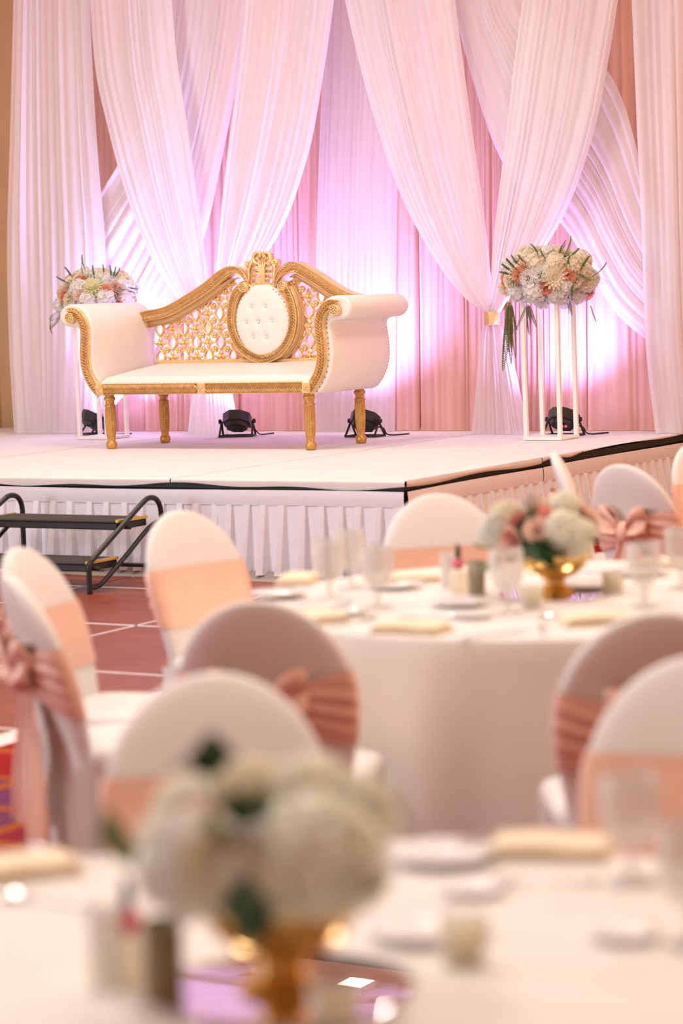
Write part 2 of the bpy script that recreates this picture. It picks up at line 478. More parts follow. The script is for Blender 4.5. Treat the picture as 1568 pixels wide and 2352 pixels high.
put(skirt('stage_skirt', 2.85, 'pleated skirt on the stage side behind the covered chairs', 4), S(.005, 1.76), TH+PI/2)
m = MB(); m.grid(lambda u, v: (-7+7*u, -.03-.12*v*v+.015*math.sin(u*70)*v, .07-.064*v), 120, 4)
tag(m.build('floor_cloth', M['taupe'], loc=S(0, -.03), rot=(0, 0, TH)), 'grey cloth lying along the floor at the stage foot', 'cloth')

# steps -------------------------------------------------------------
steps = empty('portable_steps', S(-2.62, -.93), TH)
tag(steps, 'black two-step portable stage stairs with tubular side rails', 'steps')
WST = 1.05
for (zz, y0, y1) in ((.20, .02, .32), (.41, .33, .63)):
    m = MB(); m.box(.03, WST-.03, y0, y1, zz-.055, zz-.012, .006); tr_ = m.build('tread', M['black_metal'], steps)
    m = MB(); m.box(.035, WST-.035, y0-.008, y1, zz-.014, zz, .006); m.build('tread_carpet', M['tread'], tr_)
    for x in (.02, WST-.038):
        m = MB(); m.box(x, x+.018, y0-.004, y1, zz-.012, zz+.006, .002); m.build('edge_strip', M['brass'], tr_)
for x in (0.0, WST):
    m = MB(); m.tube([(x, p[0], p[1]) for p in cr([(.0, .0), (.0, .12), (.0, .165), (.02, .205), (.30, .36), (.56, .50), (.64, .52), (.70, .50), (.735, .44), (.735, .3), (.735, 0)], 46)], .0165, 10)
    m.build('side_rail', M['black_metal'], steps)
    m = MB(); m.tube([(x, p[0], p[1]) for p in cr([(.0, .055), (.06, .055), (.12, .07), (.36, .20), (.60, .34), (.735, .38)], 24)], .0145, 8)
    m.build('lower_brace', M['black_metal'], steps)
for (y, z) in ((.735, .10), (.10, .155), (.42, .365)):
    m = MB(); m.tube([(0, y, z), (WST, y, z)], .013, 8); m.build('cross_bar', M['black_metal'], steps)

# ================================================================== DRAPES
def drape(name, A, B, b, folds, amp, mat, label, group, nv=64, seed=0, zmin=None, gather=None, sub=3):
    """A, B: edge lines in photo pixels, on the vertical plane at stage depth b"""
    rnd = random.Random(seed)
    PA_ = cr([on_b(x, y, b) for x, y in A], nv); PB_ = cr([on_b(x, y, b) for x, y in B], nv)
    # irregular pleats
    ws = [rnd.uniform(.5, 1.6) for _ in range(folds)]; tot = sum(ws)
    us = []; hs = []; acc = 0
    for w in ws:
        h = rnd.uniform(.35, 1.0); ph = rnd.uniform(.35, .65)
        for q in range(6):
            f = q/6
            us.append((acc + f*w)/tot)
            hs.append(h*(math.sin(PI*min(1, f/ph*.5 if f < ph else .5+(f-ph)/(1-ph)*.5))**1.3))
        acc += w
    us.append(1.0); hs.append(0)
    nu = len(us)-1
    big = [(rnd.uniform(1.5, 4), rnd.uniform(0, 6.28), rnd.uniform(.2, .6)) for _ in range(3)]
    ca, cz = [], []
    vs = []
    W0 = max(np.linalg.norm(PB_-PA_, axis=1))
    for j in range(nv+1):
        wj = np.linalg.norm(PB_[j]-PA_[j]); g = min(1.0, .35 + .65*wj/W0)
        for i in range(nu+1):
            u = us[i]
            drift = .012*math.sin(3*j/nv+seed+u*9)*math.sin(PI*u)
            P = PA_[j]*(1-u-drift) + PB_[j]*(u+drift)
            dep = hs[i]*amp*g*(.75+.25*math.sin(j/nv*4+us[i]*20+seed))
            dep += sum(c_*amp*.5*math.sin(a_*u*6.28+p_+j/nv*1.2) for a_, p_, c_ in big)*g
            # edges curl back a little
            e = min(u, 1-u); dep += -.03*max(0, 1-e/.05)*g
            vs.append((P[0], -dep, P[1] if zmin is None else max(P[1], zmin)))
    ca = sum(v[0] for v in vs)/len(vs); zb = min(v[2] for v in vs)
    m = MB(); w_ = nu+1
    m.add([(v[0]-ca, v[1], v[2]-zb) for v in vs], [(j*w_+i, j*w_+i+1, (j+1)*w_+i+1, (j+1)*w_+i) for j in range(nv) for i in range(nu)], True)
    o = m.build(name, mat, loc=S(ca, b, zb), rot=(0, 0, TH))
    tag(o, label, 'curtain', group)
    return o
BP = 4.30
# blush backing panels, straight
pk = [(40, 118, 'blush pink curtain panel behind the far end white drape'), (120, 326, 'blush pink curtain panel behind the flower stand beside the sofa'),
      (328, 541, 'blush pink curtain panel behind the left arm of the sofa'), (543, 756, 'blush pink curtain panel behind the sofa crest'),
      (758, 956, 'blush pink curtain panel behind the sheer white centre drape'), (958, 1156, 'blush pink curtain panel behind the rhinestone tieback'),
      (1158, 1341, 'blush pink curtain panel behind the free-standing flower stand'), (1343, 1640, 'blush pink curtain panel behind the drape beyond the free-standing flower stand')]
for k, (x0, x1, lb) in enumerate(pk):
    zb_ = 1000
    drape('curtain_panel', [(x0, -130), (x0, 400), (x0+4, 997)], [(x1, -130), (x1, 400), (x1+4, 997)], BP, 13, .055, M['pink_sheer'], lb, 'blush backing curtains', nv=40, seed=20+k, zmin=SZ+.004)
WG = 'white voile drapes of the backdrop'
drape('curtain_panel', [(745, -130), (735, 150), (722, 500), (716, 997)], [(905, -130), (915, 150), (905, 500), (900, 997)], 4.19, 13, .028, M['white_sheer_thin'], 'straight sheer white drape at the centre behind the sofa', WG, seed=41, zmin=SZ+.004)
drape('curtain_panel', [(393, -130), (385, 0), (365, 150), (320, 285), (275, 365), (225, 445), (180, 520), (150, 590)], [(590, -130), (572, 0), (540, 200), (500, 400), (466, 545), (415, 680), (335, 830), (240, 960)], 4.10, 13, .040, M['white_sheer'], 'white drape swept aside from the top, passing behind the flowers near the sofa', WG, seed=43, nv=80)
drape('curtain_panel', [(1015, -130), (1035, 0), (1066, 130), (1110, 280), (1150, 375), (1205, 440), (1262, 490), (1310, 550), (1360, 640), (1420, 730), (1530, 820)], [(1200, -130), (1225, 0), (1280, 55), (1340, 105), (1395, 165), (1430, 235), (1455, 320), (1475, 400), (1500, 470), (1530, 530), (1570, 600)], 4.10, 13, .040, M['white_sheer'], 'white drape swept aside behind the free-standing flowers', WG, seed=44, nv=80)
drape('curtain_panel', [(26, -130), (23, 0), (15, 300), (8, 560), (14, 800), (28, 999)], [(196, -130), (202, 0), (212, 220), (224, 400), (237, 560), (238, 760), (225, 998)], 3.98, 12, .055, M['white_sheer'], 'white drape hanging straight at the tan wall', WG, seed=45, zmin=SZ+.004)
drape('curtain_panel', [(1446, -130), (1450, 0), (1462, 300), (1472, 540), (1480, 790), (1502, 1002)], [(1650, -130), (1650, 0), (1650, 300), (1650, 540), (1660, 790), (1680, 1002)], 3.98, 11, .055, M['white_sheer'], 'white drape hanging straight at the stage side edge', WG, seed=46, zmin=SZ+.004)
TL = (476, 757); TR = (1130, 731)
drape('curtain_panel', [(190, -130), (200, 0), (214, 165), (240, 285), (272, 405), (312, 520), (365, 630), (420, 705), (458, 743)], [(380, -130), (389, 0), (402, 140), (426, 290), (446, 430), (464, 550), (478, 650), (485, 743)], 3.90, 13, .034, M['white_sheer'], 'white drape gathered toward the tieback behind the sofa from the tan wall side', WG, seed=47)
drape('curtain_panel', [(565, -130), (560, 0), (545, 150), (522, 330), (506, 470), (497, 590), (491, 680), (470, 743)], [(775, -130), (762, 0), (741, 150), (716, 300), (690, 400), (655, 500), (605, 590), (545, 670), (496, 743)], 3.85, 13, .034, M['white_sheer'], 'white drape gathered toward the tieback behind the sofa from the centre', WG, seed=48)
drape('curtain_panel', [(760, -130), (787, 0), (822, 150), (862, 290), (906, 420), (958, 530), (1020, 630), (1070, 688), (1114, 717)], [(1025, -130), (1040, 0), (1060, 150), (1080, 300), (1100, 430), (1115, 550), (1125, 640), (1138, 717)], 3.90, 15, .034, M['white_sheer'], 'white drape gathered to the rhinestone tieback from the centre', WG, seed=49)
drape('curtain_panel', [(1210, -130), (1195, 0), (1175, 150), (1155, 330), (1140, 450), (1128, 570), (1124, 650), (1117, 717)], [(1440, -130), (1416, 0), (1395, 130), (1368, 270), (1330, 400), (1288, 500), (1235, 590), (1185, 660), (1146, 717)], 3.86, 15, .034, M['white_sheer'], 'white drape gathered to the rhinestone tieback from the far side', WG, seed=50)
for (tx, ty, lb, lt, A, B, sd) in (
    (476, 757, 'white drape tail fanning out to the stage below the sofa', 'gold rhinestone drape tieback seen through the sofa lattice', [(462, 770), (455, 800), (442, 880), (434, 940), (428, 999)], [(490, 770), (506, 800), (525, 880), (538, 940), (550, 999)], 51),
    (1130, 731, 'white drape tail fanning out to the stage below the rhinestone tieback', 'gold rhinestone drape tieback beside the free-standing flowers', [(1117, 745), (1104, 763), (1092, 850), (1085, 930), (1078, 1001)], [(1145, 745), (1160, 765), (1180, 850), (1196, 930), (1211, 1001)], 52)):
    drape('drape_tail', A, B, 3.88, 14, .045, M['white_sheer_thin'] if sd == 52 else M['white_sheer'], lb, 'drape tails', seed=sd, nv=40, zmin=SZ+.004)
    a_, z_ = on_b(tx, ty, 3.86)
    tb = empty('tieback', S(a_, 3.86, z_-.048), TH); tag(tb, lt, 'tieback', 'rhinestone tiebacks')
    m = MB(); m.lathe([(.047, 0), (.05, .002), (.0515, .048), (.05, .094), (.047, .096)], 28); m.build('band', M['gold'], tb)
    m = MB()
    for r in range(11):
        for k in range(36):
            an = 2*PI*k/36; z = .004+r*.0088; x, y = .0515*math.cos(an), .0515*math.sin(an); d = .0042
            e = Vector((-math.sin(an), math.cos(an), 0)); nn_ = Vector((math.cos(an), math.sin(an), 0)); c = Vector((x, y, z))
            m.add([c-e*.0038, c+e*.0038, c+Vector((0, 0, .0038)), c-Vector((0, 0, .0038)), c+nn_*d], [(0, 3, 4), (3, 1, 4), (1, 2, 4), (2, 0, 4)], False)
    g = m.build('rhinestones', M['brass'], tb); g['kind'] = 'stuff'

# ================================================================== UPLIGHTS
def uplight(px, b, yaw, label, disp, energy, tilt=.32, lat=-.28):
    a_, _ = on_b(px, 990, b)
    t = empty('uplight', S(a_, b, SZ+.003), TH + yaw)
    tag(t, label, 'uplight', 'uplights standing on the stage')
    ang = math.radians(28)     # axis of the can from vertical towards the drape (+y)
    Mx = Matrix.Rotation(-ang, 3, 'X')
    cz = .118
    c = Vector((0, 0, cz))
    m = MB(); m.lathe([(.060, -.062), (.085, -.058), (.092, -.03), (.112, -.024), (.114, .05), (.104, .052), (.102, .040), (.0, .040)], 8, c, M=Mx @ Matrix.Rotation(PI/8, 3, 'Z'), smooth=False)
    m.build('housing', M['black_metal'], t)
    m = MB(); m.lathe([(.0, .041), (.098, .041), (.098, .044), (0, .044)], 24, c, M=Mx); m.build('lens', M['lens'], t)
    for k in range(5):
        m = MB(); m.lathe([(.012, -.066), (.014, -.058), (.012, -.056)], 8, c + Mx @ Vector((-.05+.025*k, .03 if k % 2 else -.035, 0)), M=Mx); m.build('socket', M['black'], t)
    yk = MB()
    for s_ in (-1, 1):
        x = .121*s_
        for (y, ) in ((-.075,), (.075,)):
            yk.tube([(x, 0, cz), (x*1.04, y*.5, cz*.5), (x*1.06, y, .008)], .0085, 6, smooth=False)
        yk.box(x*1.06-.007, x*1.06+.007, -.08, .08, 0, .014)
    for y in (-.075, .075):
        yk.box(-.128, .128, y-.007, y+.007, .0, .014)
    yk.build('yoke', M['black_metal'], t)
    for s_ in (-1, 1):
        m = MB(); m.lathe([(.0, 0), (.017, 0), (.019, .008), (.017, .020), (0, .022)], 10, (.124*s_, 0, cz), M=Matrix.Rotation(s_*PI/2, 3, 'Y')); m.build('knob', M['black'], t)
    m = MB(); m.tube(cr([(.06, .05, .07), (.11, .08, .06), (.15, .06, .02), (.17, .10, .006), (.21, .16, .006), (.24, .24, .006)], 30), .0055, 6); m.build('power_cable', M['black'], t)
    if disp:
        dsp = MB()
        dsp.box(-.032, .032, -.0005, .0, -.010, .010); 
        Dm = Mx @ Matrix.Rotation(-PI/2, 3, 'X')
        R_ = Mx.to_4x4()
        m = MB(); w = .0022
        segs = [(-.022, -.019, -.007, .007), (-.019, -.009, .004, .007), (-.011, -.008, -.007, .007), (-.019, -.010, -.002, .0005), (.003, .006, -.003, .007), (.008, .011, -.003, .007), (.014, .017, -.003, .007)]
        for (x0, x1, z0, z1) in segs:
            vs = []
            for (x, z) in ((x0, z0), (x1, z0), (x1, z1), (x0, z1)):
                vs.append((x*1.25 + z*.25 + .045, -.080 - (.0), .070+z*1.3))
            m.add(vs, [(0, 1, 2, 3)], False)
        pn = MB(); pn.box(-.02, .085, -.0795, -.055, .054, .088, .003); pn.build('display_panel', M['black'], t)
        m.build('led_digits', M['red_led'], t)
    l = D.lights.new('uplight_beam', 'SPOT'); l.energy = energy; l.color = (.44, .37, 1.0); l.spot_size = math.radians(125); l.spot_blend = 1.0; l.shadow_soft_size = .07
    lo = D.objects.new('uplight_beam', l); COL.objects.link(lo); lo.parent = t
    dirv = Matrix.Rotation(-yaw, 3, 'Z') @ Vector((lat, math.sin(tilt), math.cos(tilt)))
    lo.location = c + Mx @ Vector((0, 0, .06)); lo.rotation_euler = dirv.to_track_quat('-Z', 'Y').to_euler()
    return t
uplight(216, 3.80, -.6, 'black uplight standing behind the flower stand beside the sofa', False, 380, lat=.35)
uplight(545, 3.62, .38, 'black uplight under the middle of the sofa', False, 200)
uplight(838, 3.62, -.03, 'black uplight behind the rear sofa leg', False, 260)
uplight(1294, 3.74, -.02, 'black uplight with red digits behind the free-standing flower stand', True, 180)

# ================================================================== SOFA
SO = S(-2.91, 2.32, SZ+.001); SR = TH - math.radians(.8)
sofa = empty('settee', SO, SR)
tag(sofa, 'white and gold carved settee with tufted oval medallion, on the stage', 'sofa')
_sx = Vector((math.cos(SR), math.sin(SR), 0)); _sy = Vector((-math.sin(SR), math.cos(SR), 0))
def sp(px, py, y):
    d = ray(px, py)
    t = (SO + _sy*y - CAMP).dot(_sy)/d.dot(_sy)
    P = CAMP + d*t - SO
    return P.dot(_sx), P.z
def offs(path, d):
    P = np.array(path, float); n = len(P); out = []
    for i in range(n):
        t = P[min(i+1, n-1)]-P[max(i-1, 0)]; L = np.linalg.norm(t) or 1
        out.append((P[i][0]-t[1]/L*d, P[i][1]+t[0]/L*d))
    return out
def band(m, path, w, y0, y1, taper=None, closed=False, smooth=True):
    """raised moulding along a path in the x,z plane; y0 front, y1 back; rounded rims"""
    P = np.array(path, float); n = len(P); vs = []; fs = []
    prof = [(-.5, 1), (-.5, .40), (-.48, .25), (-.44, .25), (-.40, .45), (0, .34), (.40, .45), (.44, .25), (.48, .25), (.5, .40), (.5, 1)]
    for i in range(n):
        a = P[(i-1) % n] if closed else P[max(i-1, 0)]; c = P[(i+1) % n] if closed else P[min(i+1, n-1)]
        t = c-a; L = np.linalg.norm(t) or 1; nx, nz = -t[1]/L, t[0]/L
        ww = w*(taper(i/(n-1)) if taper else 1)
        for (o_, d) in prof:
            vs.append((P[i][0]+nx*o_*ww, y0+(y1-y0)*d, P[i][1]+nz*o_*ww))
    k = len(prof)
    for i in range(n if closed else n-1):
        j = (i+1) % n
        for q in range(k-1): fs.append((i*k+q, i*k+q+1, j*k+q+1, j*k+q))
    if not closed:
        fs.append(tuple(range(k))); fs.append(tuple(range((n-1)*k, n*k)))
    m.add(vs, fs, smooth)
def leaves(m, path, w, y, step=.0215, taper=None, rev=False):
    P = np.array(path, float)
    L = np.r_[0, np.cumsum(np.linalg.norm(np.diff(P, axis=0), axis=1))]
    s = .004
    while s < L[-1]-.004:
        c = np.array([np.interp(s, L, P[:, k]) for k in (0, 1)])
        c2 = np.array([np.interp(min(s+.006, L[-1]), L, P[:, k]) for k in (0, 1)])
        t = c2-c; t /= (np.linalg.norm(t) or 1); nrm = np.array([-t[1], t[0]])
        if rev: t = -t
        ww = w*(taper(s/L[-1]) if taper else 1)
        for sd in (-1, 1):
            vs = []
            for q, (o_, a_, w_, h_) in enumerate(((.01, -.12, .20, .35), (.15, .02, .37, 1.0), (.33, .22, .36, 1.05), (.49, .46, .14, .35))):
                P_ = c + nrm*sd*ww*o_ + t*ww*a_
                e = t*step*w_
                vs += [(P_[0]-e[0], y+.004, P_[1]-e[1]), (P_[0], y-.017*h_, P_[1]), (P_[0]+e[0], y+.004, P_[1]+e[1])]
            m.add(vs, [(r*3+k2, r*3+k2+1, r*3+k2+4, r*3+k2+3) for r in range(3) for k2 in range(2)], False)
        s += step
def disc(m, c, r, y0, y1, n=20):
    m.lathe([(r*.9, 0), (r, (y1-y0)*.2), (r, y1-y0)], n, (c[0], y0, c[1]), M=Matrix.Rotation(-PI/2, 3, 'X'))
def bead(m, c, r, y, n=8, fl=.7):
    m.lathe([(0, -r*fl), (r*.7, -r*fl*.7), (r, 0), (r*.7, r*.3), (0, r*.35)], n, (c[0], y, c[1]), M=Matrix.Rotation(-PI/2, 3, 'X'))
def rosette7(m, c, r, y):
    m.tube([(c[0]+r*math.cos(q*PI/10), y, c[1]+r*math.sin(q*PI/10)) for q in range(20)], r*.13, 6, closed=True)
    bead(m, c, r*.28, y)
    for k in range(7):
        an = 2*PI*k/7; bead(m, (c[0]+r*.58*math.cos(an), c[1]+r*.58*math.sin(an)), r*.25, y)
YF = -.045
# ---- arms
rail_px = [(711, 898), (722, 882), (735, 858), (742, 826), (741, 790), (737, 750), (739, 728), (748, 709), (762, 699), (776, 700)]
RP = cr([sp(x, y, YF) for x, y in rail_px], 60)
scroll_c = sp(772, 712, YF)
body_px = [(704, 898), (712, 884), (722, 858), (727, 826), (726, 790), (722, 752), (725, 722), (736, 698), (752, 684), (772, 678.5), (792, 683), (804, 696), (806, 712), (799, 726), (785, 733), (768, 735), (757, 743), (757, 760), (762, 792), (763, 828), (757, 860), (744, 888), (728, 903), (710, 905)]
BPp = cr([sp(x, y, YF) for x, y in body_px], 90)[:-1]
DEP = .745
ss_lat = sp(712, 905, YF)
for sgn, nm in ((1, 'r'), (-1, 'l')):
    poly = [(sgn*x, z) for x, z in BPp]
    arm = MB(); arm.extr(poly if sgn > 0 else poly[::-1], YF+.004, DEP, .016, True)
    ao = arm.build('upholstered_arm', M['leather'], sofa)
    path = [(sgn*x, z) for x, z in RP]
    m = MB(); band(m, path, .066, YF-.030, YF+.012); m.build('arm_rail', M['gold'], ao)
    m = MB(); leaves(m, path, .056, YF-.026); m.build('leaf_carving', M['gold'], ao)
    m = MB(); rim = offs(path, .031)
    m.tube([(x, YF-.030, z) for x, z in rim], .0036, 6); m.tube([(x, YF-.030, z) for x, z in offs(path, -.031)], .0036, 6)
    m.build('rail_bead', M['gold_soft'], ao)
    m = MB(); c = (sgn*scroll_c[0], scroll_c[1]); disc(m, c, .042, YF-.034, YF+.01); rosette7(m, c, .034, YF-.038); m.build('scroll_rosette', M['gold'], ao)
    m = MB()
    for i, (x, z) in enumerate(offs(path, -.045 if sgn > 0 else .045)):
        if i % 3 == 0 and i < 46: bead(m, (x, z), .0055, YF+.0, 6)
    q = cr([(sgn*x, z) for x, z in [sp(a, b, YF) for a, b in body_px[17:24]]], 22)
    for (x, z) in q[:-2]:
        m.lathe([(0, -.004), (.0055, 0), (0, .004)], 6, (x+sgn*.001, DEP-.02, z))
    m.build('nail_heads', M['nail'], ao)['kind'] = 'stuff'
# ---- seat
xl, zs = sp(232, 876, YF); xr, _ = sp(726, 876, YF)
XA = (abs(xl)+abs(xr))/2
_, z_ap = sp(470, 879, YF); _, z_ab = sp(470, 904, YF)
_, z_seat = sp(480, 862, YF+.05)
zb_seat = sp(480, 832, .63)[1]
m = MB()
def seatf(u, v):
    x = -XA+.02 + (2*XA-.04)*u
    y = YF+.006 + (.67-YF)*v
    ed = min(1, v/.10); h = z_ap + .050*(math.sin(ed*PI/2)**.7) + (zb_seat-z_ap-.050)*max(0, (v-.1)/.9) + .010*math.sin(PI*min(1, v*1.1))*math.sin(PI*u)**.4
    eu = min(1, min(u, 1-u)/.03); 
    return (x, y - .012*math.sin(ed*PI)*(1 if v < .1 else 0), h - .02*(1-math.sin(eu*PI/2)))
m.grid(seatf, 60, 40); m.build('seat_cushion', M['leather'], sofa)
m = MB(); m.box(-XA, XA, YF+.01, .73, z_ab+.012, z_ap, .006); m.build('seat_frame', M['gold_soft'], sofa)
z_mid = (z_ap+z_ab)/2; hw = z_ap-z_ab
ap = MB(); band(ap, [(-XA+.02+(2*XA-.04)*k/30, z_mid) for k in range(31)], hw, YF-.028, YF+.02)
apo = ap.build('apron_rail', M['gold'], sofa)
blk = [-XA+.035, 0.0, XA-.035]
bx0 = sp(468, 889, YF)[0]; blk[1] = bx0
for i in range(2):
    m = MB(); leaves(m, [(blk[i]+.035+(blk[i+1]-blk[i]-.07)*k/10, z_mid) for k in range(11)], hw*.92, YF-.026, .0215, rev=(i == 0)); m.build('leaf_carving', M['gold'], apo)
m = MB()
for z in (z_mid+hw*.47, z_mid-hw*.47): m.tube([(-XA+.02, YF-.028, z), (XA-.02, YF-.028, z)], .0045, 6)
m.build('rail_bead', M['gold_soft'], apo)
for x in blk:
    m = MB(); m.box(x-.034, x+.034, YF-.040, YF+.01, z_ab-.002, z_ap+.002, .006)
    for an in range(4):
        a = PI/4+an*PI/2; c = (x+.018*math.cos(a), z_mid+.018*math.sin(a))
        m.add([(x, YF-.040, z_mid), (c[0]-.010*math.sin(a), YF-.041, c[1]+.010*math.cos(a)), (x+.036*math.cos(a), YF-.041, z_mid+.036*math.sin(a)), (c[0]+.010*math.sin(a), YF-.041, c[1]-.010*math.cos(a)), (c[0], YF-.052, c[1])], [(0, 1, 4), (1, 2, 4), (2, 3, 4), (3, 0, 4)], False)
    bead(m, (x, z_mid), .008, YF-.046)
    m.build('square_block', M['gold'], apo)
m = MB()
for k in range(44): bead(m, (-XA+.08+(2*XA-.16)*k/43, z_ap+.006), .0048, YF-.002, 6)
m.build('nail_heads', M['leather'], apo)['kind'] = 'stuff'
# ---- legs
LT = z_ab+.008
def flute(an, z): return 1.0 if not (.085 < z < LT-.105) else 1 - .26*(math.cos(an*12)*.5+.5)**1.5
prof = [(.028, 0), (.037, .006), (.041, .03), (.037, .052), (.027, .060), (.030, .066), (.028, .072), (.031, .084), (.036, .12), (.040, .20), (.0385, LT-.13), (.036, LT-.104), (.041, LT-.10), (.041, LT-.09), (.032, LT-.082), (.032, LT-.06), (.041, LT-.05), (.042, LT-.035), (.033, LT-.025), (.036, LT-.012), (.036, LT)]
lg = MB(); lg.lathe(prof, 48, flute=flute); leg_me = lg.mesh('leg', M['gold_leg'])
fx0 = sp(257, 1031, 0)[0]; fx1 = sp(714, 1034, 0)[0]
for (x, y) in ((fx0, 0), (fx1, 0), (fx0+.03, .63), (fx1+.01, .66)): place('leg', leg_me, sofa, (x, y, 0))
# ---- back
YB = .66
def bp(px, py): return sp(px, py, YB)
back = MB()
zb = sp(480, 833, YB)[1]
back.box(-XA+.02, XA-.02, YB-.03, YB+.05, zb-.08, zb+.022, .006)
bo = back.build('back_frame', M['gold_soft'], sofa)
railL = [(318, 730), (340, 725), (381, 716), (427, 691), (473, 661), (504, 635), (527, 621), (546, 621), (559, 632), (566, 645), (570, 659)]
railR = [(632, 659), (634, 645), (641, 629), (653, 618), (668, 613), (684, 616), (705, 628), (728, 642), (757, 662), (790, 680), (815, 688)]
ringp = [(556, 661), (545, 670), (538, 683), (532, 710), (530, 738), (536, 767), (552, 797), (577, 817), (604, 824), (632, 815), (654, 795), (668, 766), (673, 731), (667, 696), (657, 671), (646, 659)]
tapL = lambda t: 1 if t < .72 else max(.12, 1-(t-.72)/.28*.9)
tapR = lambda t: 1 if t > .26 else max(.12, .1+t/.26*.9)
for P, tp in ((railL, tapL), (railR, tapR)):
    pp = cr([sp(*q, YB-.055) for q in P], 70)
    m = MB(); band(m, pp, .076, YB-.06, YB+.045, tp); ro = m.build('top_rail', M['gold'], bo)
    m = MB(); leaves(m, pp, .066, YB-.056, .0215, tp, rev=(P is railR)); m.build('leaf_carving', M['gold'], ro)
    m = MB()
    n_ = len(pp)
    for sd in (1, -1):
        pts = []
        for i in range(n_):
            t = pp[min(i+1, n_-1)]-pp[max(i-1, 0)]; L = np.linalg.norm(t)
            d = .036*tp(i/(n_-1))*sd
            pts.append((pp[i][0]-t[1]/L*d, YB-.060, pp[i][1]+t[0]/L*d))
        m.tube(pts, .0052, 6)
    m.build('rail_bead', M['gold_soft'], ro)
    # plain lower moulding
    lowr = [pp[i] for i in range(n_) if (i/(n_-1) < .84 if P is railL else i/(n_-1) > .18)]
    m = MB(); 
    lo_ = offs(lowr, -.062)
    tq = (lambda t: 1 if t < .78 else max(.15, (1-t)/.22)) if P is railL else (lambda t: 1 if t > .22 else max(.15, t/.22))
    band(m, lo_, .046, YB-.040, YB+.03, tq); m.build('plain_moulding', M['gold_soft'], ro)
rp_ = cr([sp(*q, YB-.072) for q in ringp], 110)
m = MB(); band(m, rp_, .060, YB-.078, YB+.04); rg = m.build('medallion_ring', M['gold'], bo)
m = MB(); leaves(m, rp_[:56][::-1], .056, YB-.074, .0215, rev=True); leaves(m, rp_[55:], .056, YB-.074, .0215, rev=True); m.build('leaf_carving', M['gold'], rg)
m = MB()
m.tube([(x, YB-.078, z) for x, z in offs(rp_, .029)], .0045, 6); m.tube([(x, YB-.078, z) for x, z in offs(rp_, -.030)], .0055, 6)
m.build('rail_bead', M['gold_soft'], rg)
m = MB(); band(m, offs(rp_, -.043), .026, YB-.05, YB+.03); m.build('plain_moulding', M['gold_soft'], rg)
for q in ((557, 660), (646, 657)):
    m = MB(); c = sp(*q, YB-.086); disc(m, c, .037, YB-.086, YB-.02); rosette7(m, c, .030, YB-.090); m.build('scroll_rosette', M['gold'], rg)
# tufted oval
bm_ = lambda x, y: sp(x, y, YB-.075)
cx0, cz0 = bm_(602, 738); rx = abs(bp(664, 738)[0]-bp(541, 738)[0])/2*1.03; rz = abs(bp(602, 653)[1]-bp(602, 820)[1])/2*1.02
btn = [sp(*q, YB-.09) for q in ((576, 704), (608, 703), (564, 740), (593, 739.5), (624, 736.5), (580.5, 774), (611, 774))]
pairs = [(0, 2), (1, 3), (3, 5), (4, 6), (0, 3), (1, 4), (2, 5), (3, 6)]
def tuft(x, z):
    d = 0
    for (a, b) in btn:
        q = ((x-a)**2+(z-b)**2); d += .014*math.exp(-q/(.016**2)) + .006*math.exp(-q/(.04**2))
    for k, (i, j) in enumerate(pairs):
        ax, az = btn[i]; bx_, bz_ = btn[j]; L2 = (bx_-ax)**2+(bz_-az)**2
        t = max(0, min(1, ((x-ax)*(bx_-ax)+(z-az)*(bz_-az))/L2))
        q = (x-ax-t*(bx_-ax))**2+(z-az-t*(bz_-az))**2
        d += .0012*math.exp(-q/(.008**2))
    return d
m = MB(); NR, NA = 34, 84
vs = [(cx0, YB-.100+tuft(cx0, cz0), cz0)]
for i in range(1, NR+1):
    r = i/NR
    for k in range(NA):
        an = 2*PI*k/NA; x = cx0+rx*r*math.cos(an); z = cz0+rz*r*math.sin(an)
        vs.append((x, YB-.055-.045*math.sqrt(max(0, 1-r**2.6)) + tuft(x, z), z))
fs = [(0, 1+k, 1+(k+1) % NA) for k in range(NA)]
for i in range(NR-1):
    for k in range(NA):
        a = 1+i*NA+k; b = 1+i*NA+(k+1) % NA; fs.append((a, a+NA, b+NA, b))
m.add(vs, fs); md = m.build('tufted_medallion', M['leather'], bo)
cb = MB(); bead(cb, (0, 0), .0105, 0, 10, .9); cbm = cb.mesh('crystal_button', M['crystal'])
for (x, z) in btn:
    r2 = ((x-cx0)/rx)**2+((z-cz0)/rz)**2
    place('crystal_button', cbm, md, (x, YB-.055-.045*math.sqrt(max(0, 1-r2**1.3))+.012, z))
m = MB()
for k in range(46):
    an = 2*PI*k/46
    if abs(an-PI/2) < .45: continue
    bead(m, (cx0+rx*.93*math.cos(an), cz0+rz*.95*math.sin(an)), .0052, YB-.072, 6)
m.build('nail_heads', M['nail'], md)['kind'] = 'stuff'
# back of medallion
m = MB(); m.extr([(cx0+rx*1.02*math.cos(2*PI*k/40), cz0+rz*1.02*math.sin(2*PI*k/40)) for k in range(40)], YB-.055, YB+.03); m.build('medallion_backing', M['gold_soft'], bo)
